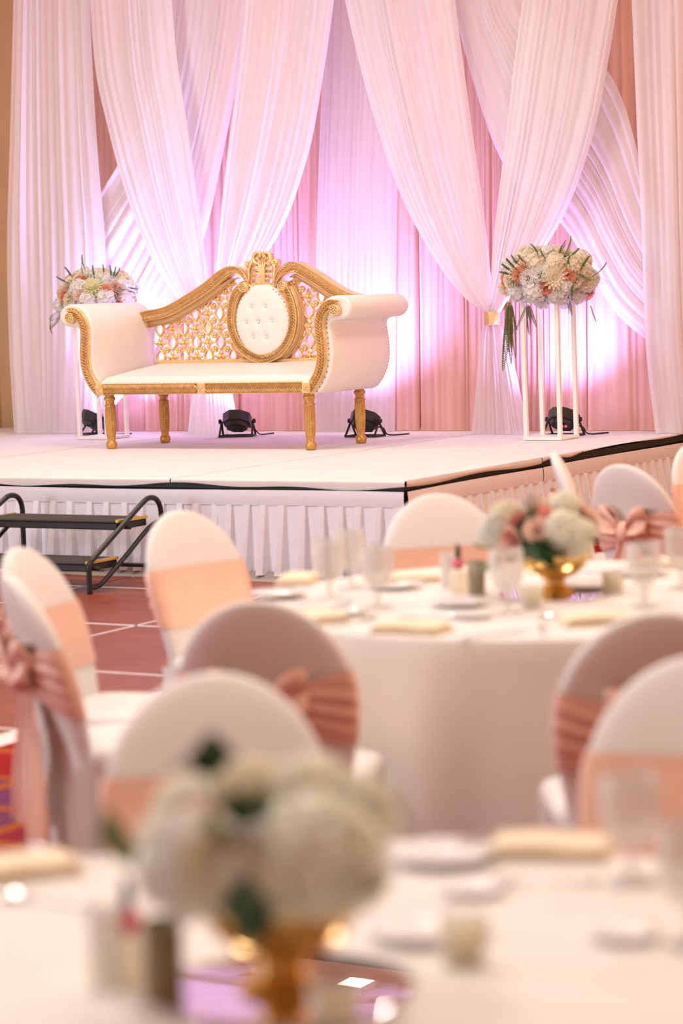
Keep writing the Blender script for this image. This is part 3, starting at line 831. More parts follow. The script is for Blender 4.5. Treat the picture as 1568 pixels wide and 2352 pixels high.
# ---- lattice
lat = MB(); lat.box(-XA+.05, XA-.05, YB+.012, YB+.03, zb+.02, zb+.028); lo = lat.build('lattice_panel', M['gold'], bo)
def rosette_mesh():
    m = MB()
    for k in range(4):
        a = k*PI/2+PI/2; ux, uz = math.cos(a), math.sin(a); px_, pz_ = -uz, ux
        R = .060; W = .0195
        def P(s, t, y): return (ux*s+px_*t, y, uz*s+pz_*t)
        vs = [P(0, 0, -.006), P(.016, -W*.6, .0), P(.026, -W, .002), P(.042, -W*.55, .002), P(R, 0, .0), P(.042, W*.55, .002), P(.026, W, .002), P(.016, W*.6, .0), P(.018, 0, -.012), P(.030, 0, -.014), P(.044, 0, -.008)]
        fs = [(0, 1, 8), (1, 2, 9, 8), (2, 3, 10, 9), (3, 4, 10), (4, 5, 10), (5, 6, 9, 10), (6, 7, 8, 9), (7, 0, 8)]
        m.add(vs, fs, False)
        m.add([(v[0], .018, v[2]) for v in vs[:8]], [tuple(range(8))], False)
        m.add([v for v in vs[:8]] + [(v[0], .018, v[2]) for v in vs[:8]], [(i, (i+1) % 8, 8+(i+1) % 8, 8+i) for i in range(8)], False)
    bead(m, (0, 0), .014, -.008)
    return m.mesh('rosette', M['gold'])
def oval_mesh():
    m = MB(); n = 24; vs = []
    for k in range(n):
        an = 2*PI*k/n; c, s_ = math.cos(an), math.sin(an)
        bump = 1 + .05*math.cos(4*an)
        for (r1, r2, y) in ((.028, .041, .020), (.028, .041, -.002), (.033, .046, -.010), (.039*bump, .052*bump, -.006), (.044*bump, .057*bump, .004), (.044*bump, .057*bump, .020)):
            vs.append((r1*c, y, r2*s_))
    fs = [(k*6+q, k*6+(q+1) % 6, ((k+1) % n)*6+(q+1) % 6, ((k+1) % n)*6+q) for k in range(n) for q in range(6)]
    m.add(vs, fs, True); return m.mesh('oval_ring', M['gold'])
def flower_mesh():
    m = MB(); m.lathe([(.0, -.002), (.026, .002), (.027, .020), (0, .020)], 10, M=Matrix.Rotation(-PI/2, 3, 'X'))
    for k in range(5):
        an = 2*PI*k/5+PI/2; bead(m, (.0175*math.cos(an), .0175*math.sin(an)), .0122, -.002, 7)
    bead(m, (0, 0), .010, -.008, 7)
    return m.mesh('small_flower', M['gold'])
ros_me, ov_me, fl_me = rosette_mesh(), oval_mesh(), flower_mesh()
def inside(p, poly):
    x, y = p; c = False; n = len(poly)
    for i in range(n):
        x1, y1 = poly[i]; x2, y2 = poly[(i+1) % n]
        if (y1 > y) != (y2 > y) and x < (x2-x1)*(y-y1)/(y2-y1)+x1: c = not c
    return c
def lattice(anchor, parity, gx, gz, polypx):
    poly = [bp(*q) for q in polypx]
    ax, az = bp(*anchor)
    for i in range(-9, 10):
        for j in range(-7, 8):
            p = (ax+i*gx, az+j*gz)
            if inside(p, poly):
                place('rosette' if (i+j+parity) % 2 == 0 else 'oval_ring', ros_me if (i+j+parity) % 2 == 0 else ov_me, lo, (p[0], YB+.005, p[1]))
            p = (ax+(i+.5)*gx, az+(j+.5)*gz)
            if inside(p, poly): place('small_flower', fl_me, lo, (p[0], YB+.006, p[1]))
pl = [(348, 724), (385, 724), (430, 700), (480, 668), (510, 644), (530, 634), (548, 640), (552, 665), (532, 700), (527, 740), (535, 770), (552, 800), (570, 822), (580, 832), (366, 837)]
pr = [(652, 644), (672, 634), (700, 646), (740, 672), (790, 692), (790, 826), (628, 828), (655, 805), (672, 775), (680, 740), (676, 700), (662, 668)]
g1 = bp(419.5, 754.6); g2 = bp(502.9, 757.7); g3 = bp(418.7, 786)
gx = (g2[0]-g1[0])/3; gz = abs(g3[1]-g1[1])*1.04
lattice((419.5, 754.6), 1, gx, gz, pl)
lattice((706, 681), 0, gx, gz, pr)
# ---- crest
cr0 = [bp(*q) for q in ((569, 655), (564, 640), (566, 622), (562, 612), (563, 601), (570, 596), (579, 596), (583, 588), (586, 581), (595, 578), (606, 577.5), (616, 579), (622, 586), (624, 594), (634, 594), (641, 601), (641, 612), (635, 622), (634, 640), (631, 655), (618, 662), (602, 666), (584, 662))]
crm = MB()
cxm = bp(601, 640)[0]
def cpt(px, py, y=YB-.05): q = sp(px, py, y); return (q[0], y, q[1])
bc = lambda x, y: sp(x, y, YB-.036)
# open frame round the crest, stem and acanthus ribs
crm.tube([cpt(*q) for q in ((569, 652), (572, 634), (571, 618), (576, 606), (583, 596))], [.009, .010, .009, .010, .009], 7)
crm.tube([cpt(*q) for q in ((631, 652), (629, 634), (631, 617), (626, 605), (619, 595))], [.009, .010, .009, .010, .009], 7)
crm.tube([cpt(*q) for q in cr([(569, 652), (578, 660), (590, 664), (601, 667), (612, 664), (623, 660), (631, 652)], 20)], .009, 7)
for dx in (-5, -1.7, 1.7, 5):
    crm.tube([cpt(601+dx*1.2, 661, YB-.05), cpt(601+dx, 640, YB-.062), cpt(601+dx*.9, 615, YB-.066), cpt(601+dx*1.6, 600, YB-.06)], [.010, .008, .008, .005], 6)
for sg in (-1, 1):
    for (y0, ln) in ((655, 15), (645, 17), (634, 19), (622, 20), (611, 20)):
        for k in range(3):
            x1 = 601+sg*5; x2 = 601+sg*(ln-k*3.2)
            crm.tube([cpt(*q) for q in cr([(x1, y0+4-k*2), (601+sg*(ln*.5), y0-5-k*1.3), (x2, y0-6+k*2), (x2+sg*1.5, y0-1+k*2)], 7)], [.005, .0065, .007, .0065, .006, .005, .004, .003], 5)
    # lower curls and top lobes
    crm.tube([cpt(601+sg*18+sg*5*math.cos(t*.6)*(1-t/14), 655+5*math.sin(t*.6)*(1-t/14)) for t in range(12)], .0065, 6)
    crm.tube([cpt(*q) for q in cr([(601+sg*4, 606), (601+sg*14, 604), (601+sg*20, 594), (601+sg*17, 583), (601+sg*8, 580), (601+sg*3, 586), (601+sg*6, 592)], 22)], [.008+.006*math.sin(k/22*PI) for k in range(23)], 7)
    c = bc(601+sg*11, 594); bead(crm, c, .020, YB-.035, 10)
    crm.tube([cpt(*q) for q in cr([(601+sg*3, 604), (601+sg*9, 592), (601+sg*4, 581)], 10)], .006, 6)
for (x0, y0, x1, y1) in ((593, 600, 610, 664), (567, 606, 578, 652), (624, 604, 635, 652), (576, 599, 595, 612), (608, 598, 627, 611), (576, 622, 595, 627), (608, 621, 627, 626), (576, 636, 595, 641), (608, 635, 627, 640), (574, 650, 629, 659)):
    crm.extr([bc(x0, y0), bc(x0, y1), bc(x1, y1), bc(x1, y0)], YB-.036, YB+.02, .004)
crest = crm.build('carved_crest', M['gold'], bo)
m = MB(); m.extr([bc(*q) for q in ((583, 606), (581, 594), (585, 583), (595, 578.5), (607, 578.5), (618, 582), (621, 593), (618, 606))], YB-.04, YB+.02, .008); m.build('crest_backing', M['gold_soft'], crest)
for (q, r) in (((571, 607), .030), ((630, 604), .030)):
    m = MB(); c = bc(*q)
    disc(m, c, r, YB-.045, YB+.02)
    for k in range(6):
        an = 2*PI*k/6; bead(m, (c[0]+r*.62*math.cos(an), c[1]+r*.62*math.sin(an)), r*.36, YB-.045)
    bead(m, c, r*.34, YB-.055); m.build('crest_flower', M['gold'], crest)

# ================================================================== FLOWERS
def proj(P):
    v = Vector(P)-CAMP; d = v.dot(_fw)
    return 784+FPX*v.dot(_rt)/d, 1176-FPX*v.dot(_up)/d, FPX/d
def fib(n, zmin):
    out = []
    for i in range(n):
        z = 1-(1-zmin)*(i+.5)/n; r = math.sqrt(max(0, 1-z*z)); an = i*2.39996
        out.append(Vector((r*math.cos(an), r*math.sin(an), z)))
    return out
def hydrangea_mesh(name, mat, seed, nf=46):
    rnd = random.Random(seed); m = MB()
    m.lathe([(0, .62), (.45, .5), (.66, .1), (.6, -.3), (.3, -.55), (0, -.6)], 10)
    for d in fib(nf, -.55):
        d = (d + Vector([rnd.uniform(-.06, .06) for _ in range(3)])).normalized()
        e1 = d.orthogonal().normalized(); e1.rotate(Matrix.Rotation(rnd.uniform(0, 6.28), 3, d)); e2 = d.cross(e1)
        c = d*rnd.uniform(.76, .92); s = rnd.uniform(.23, .31)
        for k in range(4):
            an = k*PI/2; f = e1*math.cos(an)+e2*math.sin(an); g = d.cross(f)
            lift = rnd.uniform(-.05, .14)
            vs = [c - d*.03, c+f*s*.40-g*s*.60+d*.05, c+f*s*.88-g*s*.60+d*(lift+.05), c+f*s*1.10+d*lift*.6, c+f*s*.88+g*s*.60+d*(lift-.01), c+f*s*.40+g*s*.60+d*.02, c+f*s*.6+d*.01]
            m.add(vs, [(0, 1, 6), (1, 2, 6), (2, 3, 6), (3, 4, 6), (4, 5, 6), (5, 0, 6)], True)
    return m.mesh(name, mat)
def rose_mesh(name, mat, seed):
    rnd = random.Random(seed); m = MB()
    m.lathe([(0, .45), (.12, .44), (.2, .2), (.25, -.2), (.1, -.45), (0, -.5)], 10)
    lay = [(3, .15, .54, .9, 1.3), (4, .30, .52, .8, 1.2), (5, .48, .46, .75, 1.0), (5, .66, .38, .62, .95), (6, .82, .24, .5, .9), (6, .98, .02, .45, .8)]
    for li, (n, r, zt, cup, hw) in enumerate(lay):
        off = rnd.uniform(0, 6)
        for k in range(n):
            a0 = off+2*PI*k/n+rnd.uniform(-.1, .1)
            def P(u, v, a0=a0, r=r, zt=zt, hw=hw, li=li):
                uu = (u-.5)*2
                w = hw*(.55+.45*math.sin(PI*(.25+.65*v)))*(1-.25*v*v*abs(uu)**3)
                an = a0+uu*w
                rad = r*(.35+.65*v**.8) + .10*max(0, v-.75)*4*(.3+.25*li) - .05*abs(uu)**2*v
                z = -.45+(zt+.45)*v - .12*abs(uu)**3*v - (.10*max(0, v-.8)*5*(.15*li))
                return (rad*math.cos(an), rad*math.sin(an), z)
            m.grid(P, 4, 4)
    return m.mesh(name, mat)
def dahlia_mesh(name, mat):
    m = MB(); m.lathe([(0, .4), (.2, .38), (.35, .15), (.3, -.3), (0, -.4)], 10)
    for (n, L, el, z0, w) in ((8, .34, 1.25, .22, .07), (11, .52, .95, .18, .09), (14, .74, .66, .10, .11), (16, .92, .36, .02, .12), (16, 1.02, .08, -.08, .125), (14, 1.0, -.22, -.18, .12)):
        for k in range(n):
            an = 2*PI*(k+.5*(n % 3))/n; f = Vector((math.cos(an), math.sin(an), 0)); g = Vector((-math.sin(an), math.cos(an), 0))
            d = f*math.cos(el)+Vector((0, 0, math.sin(el))); up_ = g.cross(d)*-1
            c = Vector((0, 0, z0))+f*.12
            vs = [c, c+d*L*.45-g*w-up_*-.02, c+d*L*.8-g*w*.8, c+d*L, c+d*L*.8+g*w*.8, c+d*L*.45+g*w, c+d*L*.6-up_*.05]
            m.add(vs, [(0, 1, 6), (1, 2, 6), (2, 3, 6), (3, 4, 6), (4, 5, 6), (5, 0, 6)], True)
    return m.mesh(name, mat)
def frond_mesh(name, mat, n=16, w=.28, droop=.35, thick=.012):
    """along +z, unit length, bending to +x"""
    m = MB(); pts = [(droop*(t/10)**2, 0, t/10*(1-.15*droop*(t/10))) for t in range(11)]
    m.tube(pts, [thick*(1-.07*k) for k in range(11)], 5)
    P = np.array(pts)
    for i in range(2, n):
        t = i/n; c = Vector([np.interp(t*10, range(11), P[:, k]) for k in range(3)])
        L = w*math.sin(PI*(.12+.86*t))**.7
        for s_ in (-1, 1):
            d = Vector((.15, s_*1.0, .62)).normalized(); g = Vector((.5, 0, -.8)).normalized()*.017
            e = c+d*L
            mid = c+d*L*.5+Vector((.03, 0, 0))
            m.add([c, mid-g, e, mid+g], [(0, 1, 2), (0, 2, 3)], True)
    return m.mesh(name, mat)
def sprig_mesh(name, mat, seed):
    rnd = random.Random(seed); m = MB(); m.tube([(0, 0, 0), (.04, 0, .5), (0, .02, 1)], [.02, .016, .008], 5)
    for i in range(13):
        z = .25+.75*i/12
        for k in range(4):
            an = k*PI/2+i*.8; d = Vector((math.cos(an), math.sin(an), .9)).normalized(); c = Vector((.03*math.sin(z*3), 0, z)); L = .13*(1.15-.5*z)
            g = d.orthogonal().normalized()*.024
            m.add([c, c+d*L*.5-g, c+d*L, c+d*L*.5+g], [(0, 1, 2), (0, 2, 3)], True)
    return m.mesh(name, mat)
def leaf_mesh(name, mat):
    m = MB()
    def P(u, v):
        uu = (u-.5)*2; w = .30*math.sin(PI*min(1, v*.92+.05))**.8*(1+.18*math.sin(v*14))
        return (uu*w, -.12*abs(uu)*w*2+.10*v*v, v)
    m.grid(P, 6, 12); m.tube([(0, 0, -.25), (0, .003, .1), (0, .03, .5)], [.018, .015, .008], 5)
    return m.mesh(name, mat)
FM = {'hw': hydrangea_mesh('hydrangea', M['pet_white'], 1), 'hc': hydrangea_mesh('hydrangea', M['pet_ivory'], 2), 'hg': hydrangea_mesh('hydrangea', M['pet_hyd2'], 3, 60),
      'rp': rose_mesh('rose', M['pet_peach'], 4), 'rb': rose_mesh('rose', M['pet_blush'], 5), 'rw': rose_mesh('rose', M['pet_white'], 6), 'ri': rose_mesh('rose', M['pet_ivory'], 7), 'rk': rose_mesh('rose', M['pet_pink'], 8),
      'da': dahlia_mesh('dahlia', M['pet_ivory']), 'dg': dahlia_mesh('dahlia', M['pet_cream']),
      'fr': frond_mesh('fern_frond', M['leaf_olive']), 'fd': frond_mesh('fern_frond', M['leaf']), 'vn': frond_mesh('trailing_vine', M['leaf_olive'], 40, .075, .10, .006),
      'sg': sprig_mesh('sprig', M['leaf_blue'], 9), 'so': sprig_mesh('sprig', M['leaf'], 10), 'lf': leaf_mesh('leaf', M['leaf_dark']), 'lg': leaf_mesh('leaf', M['leaf'])}
KN = {'h': 'hydrangea', 'r': 'rose', 'd': 'dahlia', 'f': 'fern_frond', 'v': 'trailing_vine', 's': 'sprig', 'l': 'leaf'}
def orient(d, spin=0.0):
    d = Vector(d).normalized()
    return (d.to_track_quat('Z', 'Y').to_matrix() @ Matrix.Rotation(spin, 3, 'Z')).to_4x4()
class Arr:
    def __init__(s, base, centre_z, rx, ry, rz, label, group, seed=0):
        s.t = empty('flower_arrangement', base); tag(s.t, label, 'flowers', group)
        s.C = Vector((0, 0, centre_z)); s.W = Vector(base)+s.C; s.r = (rx, ry, rz)
        s.pc = proj(s.W); s.rnd = random.Random(seed)
    def off(s, px, py):
        k = s.pc[2]; dx = (px-s.pc[0])/k; dz = -(py-s.pc[1])/k
        # undo camera roll
        cr_, sr_ = math.cos(_r), math.sin(_r)
        return dx*cr_ - dz*sr_, dx*sr_ + dz*cr_
    def bloom(s, k, px, py, rad, push=0.0):
        x, z = s.off(px, py); rx, ry, rz = s.r
        q = 1-(x/rx)**2-(z/rz)**2
        y = -ry*math.sqrt(max(q, .0))
        n = Vector((x/rx**2, y/ry**2, z/rz**2)).normalized()
        p = s.C+Vector((x, y, z)) - n*rad*(.55-push)
        place(KN[k[0]], FM[k], s.t, p, orient(n, s.rnd.uniform(0, 6)), rad)
    def fill(s, kinds, n, rad, zmin=-.35, front=-.25):
        for d in fib(n, zmin):
            if d.y < front: continue
            p = s.C+Vector((d.x*s.r[0], d.y*s.r[1], d.z*s.r[2]))*.82
            k = s.rnd.choice(kinds); place(KN[k[0]], FM[k], s.t, p, orient(d, s.rnd.uniform(0, 6)), rad*s.rnd.uniform(.85, 1.1))
    def stem(s, k, p0, p1, y0=-.5, y1=-.75, wid=1.0, spin=None):
        x0, z0 = s.off(*p0); x1, z1 = s.off(*p1); ry = s.r[1]
        a = s.C+Vector((x0, y0*ry, z0)); b = s.C+Vector((x1, y1*ry, z1)); L = (b-a).length
        place(KN[k[0]], FM[k], s.t, a, orient(b-a, s.rnd.uniform(0, 6) if spin is None else spin), (L*wid, L*wid, L))
    def core(s, mat):
        m = MB(); m.lathe([(0, s.r[2]*.72), (s.r[0]*.5, s.r[2]*.55), (s.r[0]*.72, 0), (s.r[0]*.6, -s.r[2]*.5), (0, -s.r[2]*.6)], 16, s.C); m.build('foliage_core', mat, s.t)

def flower_stand(px, b, h, label):
    a_, _ = on_b(px, 1000, b)
    t = empty('flower_stand', S(a_, b, SZ+.002), TH); tag(t, label, 'flower stand', 'ivory flower stands on the stage')
    w = .132
    m = MB(); m.box(-w-.018, w+.018, -w-.018, w+.018, 0, .022, .003); m.build('base_plate', M['stand'], t)
    for x in (-w, w):
        for y in (-w, w):
            m = MB(); m.box(x-.0145, x+.0145, y-.0145, y+.0145, .022, h-.02, .002); m.build('post', M['stand'], t)
    m = MB(); m.box(-w-.018, w+.018, -w-.018, w+.018, h-.02, h, .003); m.build('top_plate', M['stand'], t)
    return t
HST = .985
st1 = flower_stand(1266, 3.42, HST, 'tall ivory flower stand of four slim posts, standing clear of the sofa')
st2 = flower_stand(238, 3.42, HST, 'tall ivory flower stand of four slim posts, half hidden by the sofa arm')
A = Arr(Vector(st1.location)+Vector((0, 0, HST)), .16, .345, .32, .215, 'large dome of white hydrangeas, peach roses and trailing fern in full view', 'pedestal flower arrangements', 3)
A.core(M['leaf'])
s_ = 1
for (k, x, y, r) in (('hw', 1218, 677, .092), ('hw', 1272, 684, .088), ('hw', 1178, 679, .085), ('hw', 1325, 688, .085), ('hc', 1267, 598, .088), ('hc', 1221, 596, .082), ('hc', 1312, 606, .082), ('hc', 1352, 655, .072), ('hw', 1254, 574, .07), ('hc', 1340, 620, .07), ('hw', 1295, 662, .07), ('hw', 1240, 700, .07), ('hw', 1298, 702, .07),
                     ('rw', 1198, 640, .058), ('rw', 1228, 625, .064), ('ri', 1150, 672, .058), ('ri', 1159, 648, .06), ('ri', 1168, 622, .052), ('ri', 1319, 648, .05), ('rw', 1334, 628, .05), ('rb', 1195, 604, .058), ('rb', 1254, 576, .05), ('rp', 1180, 630, .058), ('rp', 1246, 668, .056), ('rp', 1299, 636, .058), ('rp', 1356, 684, .058)):
    A.bloom(k, x, y, r, .15 if k[0] == 'r' else 0)
A.bloom('da', 1265, 637, .100, .15)
A.fill(['hw', 'hc', 'rp', 'ri'], 40, .085)
for (k, p0, p1) in (('sg', (1168, 632), (1141, 626)), ('sg', (1170, 625), (1146, 609)), ('sg', (1180, 620), (1156, 597)), ('sg', (1186, 610), (1167, 588)), ('so', (1200, 605), (1182, 588)), ('fd', (1232, 598), (1222, 558)), ('so', (1245, 595), (1232, 575)), ('fd', (1275, 585), (1277, 550)), ('so', (1275, 590), (1288, 562)), ('fd', (1290, 590), (1316, 548)), ('so', (1300, 590), (1318, 573)), ('so', (1325, 620), (1340, 592)), ('fr', (1345, 640), (1391, 618)), ('fr', (1345, 640), (1382, 646)), ('so', (1320, 628), (1345, 645)), ('so', (1305, 690), (1308, 650)), ('so', (1218, 655), (1232, 636)), ('so', (1295, 620), (1297, 592)), ('fd', (1185, 650), (1172, 645))):
    A.stem(k, p0, p1, -.75, -.98, wid=1.25 if k[0] == 's' else .9)
for (p0, p1, w) in (((1163, 695), (1158, 852), 1), ((1161, 695), (1152, 812), 1), ((1167, 695), (1178, 822), .9), ((1164, 690), (1168, 770), 1.3), ((1205, 698), (1209, 740), 1.6), ((1166, 700), (1165, 800), 1.0), ((1160, 700), (1170, 835), .8), ((1168, 700), (1175, 760), 1.2), ((1204, 700), (1214, 768), 1.4), ((1206, 700), (1196, 762), 1.2), ((1203, 700), (1180, 758), .9), ((1208, 700), (1226, 752), 1.3), ((1300, 690), (1302, 724), 1.8), ((1296, 695), (1304, 720), 1.6), ((1346, 700), (1357, 741), 1.2), ((1160, 690), (1148, 715), 1.4)):
    A.stem('vn', p0, p1, -.85, -.80, wid=w)
A2 = Arr(Vector(st2.location)+Vector((0, 0, HST)), .12, .335, .31, .205, 'dome of white flowers and a pale yellow dahlia behind the sofa arm', 'pedestal flower arrangements', 5)
A2.core(M['leaf'])
for (k, x, y, r) in (('hw', 183, 655, .085), ('hw', 253, 688, .09), ('hw', 253, 638, .075), ('hw', 136, 707, .078), ('hw', 222, 624, .08), ('hw', 207, 692, .08), ('hw', 290, 650, .07), ('hw', 300, 688, .075), ('hw', 192, 620, .06), ('hw', 165, 712, .07), ('hw', 262, 708, .07),
                     ('rp', 183, 634, .052), ('rp', 147, 678, .05), ('rp', 255, 663, .055), ('rp', 281, 700, .05), ('rb', 190, 674, .058), ('rb', 166, 635, .046), ('rb', 278, 655, .052), ('ri', 160, 688, .056), ('ri', 136, 664, .055)):
    A2.bloom(k, x, y, r, .15 if k[0] == 'r' else 0)
A2.bloom('dg', 218, 653, .092, .15)
A2.fill(['hw', 'hc', 'rp', 'ri'], 40, .085)
for (k, p0, p1) in (('fd', (205, 625), (187, 591)), ('fr', (200, 635), (187, 606)), ('sg', (175, 640), (160, 616)), ('sg', (165, 650), (142, 637)), ('so', (245, 630), (245, 610)), ('sg', (262, 640), (261, 613)), ('sg', (265, 640), (274, 615)), ('sg', (268, 640), (283, 618)), ('sg', (300, 660), (322, 664)), ('sg', (298, 668), (315, 672)), ('fr', (262, 660), (293, 676)), ('fr', (264, 672), (285, 690)), ('fd', (212, 685), (228, 676)), ('so', (225, 640), (222, 612)), ('fr', (150, 715), (136, 760)), ('fr', (152, 712), (120, 740)), ('fr', (125, 724), (116, 764)), ('fr', (155, 715), (140, 690))):
    A2.stem(k, p0, p1, -.8, -.98, wid=1.25 if k[0] == 's' else .9)

# ================================================================== CHAIRS
def chair_y(z): return -.235+.035*min(1, z/.45) if z < .45 else -.20 - .14*((z-.45)/.50)**1.25
def chair_w(z):
    if z > .70: return .228*math.sqrt(max(0, 1-((z-.70)/.25)**2))
    if z > .45: return .195+.033*math.sin((z-.45)/.25*PI/2)
    return .195+.012*(1-z/.45)
def chair_t(z):
    if z > .45: return .034*math.sqrt(max(.0, 1-(max(0, z-.80)/.15)**2)*.85+.15*(1 if z < .949 else 0))
    return .030
def ring_pt(z, an, grow=0.0):
    w, t = chair_w(z)+grow, chair_t(z)+grow
    c, s_ = math.cos(an), math.sin(an)
    e = .62
    x = w*math.copysign(abs(c)**e, c); y = t*math.copysign(abs(s_)**e, s_)
    # backrest is slightly dished
    return (x, chair_y(z)+y + .018*(x/.228)**2, z)
def make_chair():
    t = empty('banquet_chair', (0, 0, 0))
    m = MB(); NA = 36
    zs = [0, .08, .2, .32, .42, .48, .54, .60, .66, .72, .77, .81, .845, .875, .90, .92, .935, .945, .9495]
    vs = [ring_pt(z, 2*PI*k/NA) for z in zs for k in range(NA)]
    fs = [(i*NA+k, i*NA+(k+1) % NA, (i+1)*NA+(k+1) % NA, (i+1)*NA+k) for i in range(len(zs)-1) for k in range(NA)]
    fs.append(tuple(range((len(zs)-1)*NA, len(zs)*NA)))
    m.add(vs, fs); m.build('backrest_cover', M['spandex'], t)
    m = MB(); n = 40; rings = []
    for (z, g) in ((.40, -.004), (.425, .004), (.45, .004), (.465, -.008), (.472, -.03), (.474, -.12)):
        r = []
        for k in range(n):
            an = 2*PI*k/n; c, s_ = math.cos(an), math.sin(an); e = .35
            r.append(((.215+g)*math.copysign(abs(c)**e, c), .015+(.215+g)*math.copysign(abs(s_)**e, s_), z+.006*(1-abs(c))*(1 if g < -.05 else 0)))
        rings.append(r)
    vs = [p for r in rings for p in r]
    fs = [(i*n+k, i*n+(k+1) % n, (i+1)*n+(k+1) % n, (i+1)*n+k) for i in range(len(rings)-1) for k in range(n)]
    fs += [tuple(range((len(rings)-1)*n, len(rings)*n)), tuple(range(n-1, -1, -1))]
    m.add(vs, fs); m.build('seat_cover', M['spandex'], t)
    # skirt stretched down to the feet, arched between them
    m = MB()
    def panel(p, q, arch):
        p = Vector(p); q = Vector(q); nrm = (q-p).cross(Vector((0, 0, 1))).normalized()
        def P(u, v):
            zb_ = arch*math.sin(PI*u)**.6
            z = .43*(1-v)+zb_*v
            c = p+(q-p)*u - nrm*0 
            ins = .035*math.sin(PI*u)*math.sin(PI*v*.7)
            cen = Vector((0, 0, 0))
            d = (cen-(p+q)/2); d.z = 0; d.normalize()
            return c + d*ins + Vector((0, 0, z))
        m.grid(P, 16, 8)
    panel((-.205, .222, 0), (.205, .222, 0), .20); panel((.208, .222, 0), (.203, -.225, 0), .20); panel((-.208, .222, 0), (-.203, -.225, 0), .20)
    m.build('leg_cover', M['spandex'], t)
    # sash
    m = MB(); NS = 72
    def sash(u, v):
        an = -PI/2 + 2*PI*u            # starts at back middle
        back = max(0, -math.sin(an)) ; 
        cx = math.cos(an)
        bk = 1-min(1, abs(ring_pt(.66, an)[0])/.20) if math.sin(an) < 0 else 0
        zc = .665; hh = .098*(1-.55*bk)
        z = zc + (v-.5)*2*hh
        p = ring_pt(z, an, .005)
        rip = (.012*math.sin(v*PI*4.2+cx*3)*math.sin(PI*v))*(1 if math.sin(an) < -.05 else .10)
        return (p[0], p[1]-abs(rip)-.020*bk if math.sin(an) < 0 else p[1]+rip*.2, p[2])
    m.grid(sash, NS, 20); so_ = m.build('sash', M['sash'], t)
    kb = chair_y(.665)-.06
    m = MB(); m.lathe([(0, -.045), (.025, -.04), (.036, -.012), (.034, .02), (.022, .042), (0, .045)], 12, (0, kb-.012, .665), flute=lambda an, z: 1+.10*math.sin(an*5)); m.build('bow_knot', M['sash'], so_)
    for s_ in (-1, 1):
        m = MB()
        def loop(u, v, s_=s_):
            an = 2*PI*u; L = .105
            r = .5-.5*math.cos(an)            # 0 at knot, 1 at tip
            x = s_*(.02+L*r); thick = .045*math.sin(an)
            wdt = .026+.036*math.sin(PI*min(1, r*.75))
            z = .672 + .075*r - .03*r*r + (v-.5)*2*wdt + .008*math.sin(v*12+an)
            return (x, kb-.02-thick*.6-.012*math.sin(v*9), z)
        m.grid(loop, 28, 10); m.build('bow_loop', M['sash'], so_)
        m = MB()
        def tail(u, v, s_=s_):
            ln = .46+.03*s_
            w = .024+.062*min(1, v*1.6)
            x = s_*(.018+.075*v)+(u-.5)*2*w
            z = .655-ln*v - .02*u*s_*v
            yb_ = chair_y(max(0, z))-.05
            return (x, min(yb_, kb+.01)-.016*math.sin(u*11+v*2)*(.4+v)-.004, z)
        m.grid(tail, 12, 20); m.build('bow_tail', M['sash'], so_)
    return t
proto = make_chair()
T1 = (-.10, 3.20); T2 = (.64, 7.30)
def chair_at(x, y, dx, dy, label, first=[True]):
    L = math.hypot(dx, dy); dx /= L; dy /= L
    o = proto if first[0] else copy_tree(proto)
    first[0] = False
    o.location = (x+.34*dx, y+.34*dy, 0); o.rotation_euler = (0, 0, math.atan2(dy, dx)-PI/2)
    tag(o, label, 'chair', 'white covered banquet chairs with peach sashes')
chair_at(-.93, 6.66, .94, .35, 'white covered chair with peach bow tails hanging, beside the dance floor')
chair_at(-1.005, 7.42, .95, -.31, 'white covered chair facing the farther table side-on, near the black steps')
chair_at(-.58, 8.52, .72, -.69, 'white covered chair in front of the stage, sash drawn flat, next to the black steps')
chair_at(.35, 8.86, .17, -.98, 'white covered chair between the stage corner and the flower-topped farther table')
chair_at(-.222, 5.93, .20, .98, 'white covered chair turned away, pulled out from the farther table, nearer the dance floor')
chair_at(.71, 5.46, -.05, 1.0, 'white covered chair turned away at the farther table, beyond two chairs of the nearer table')
chair_at(-.27, 4.80, .06, -1.0, 'white covered chair behind the nearer white hydrangea centrepiece')
chair_at(.715, 4.80, -.38, -.92, 'white covered chair behind the folded napkin and goblet of the nearer table')
chair_at(.96, 10.84, .98, -.10, 'white covered chair seen edge-on beside the pleated stage side')
chair_at(1.16, 9.98, .74, .67, 'white covered chair with a tied peach bow beside the pleated stage side')
chair_at(1.67, 11.28, .55, -.83, 'white covered chair with flat peach sash, farthest along the stage side')

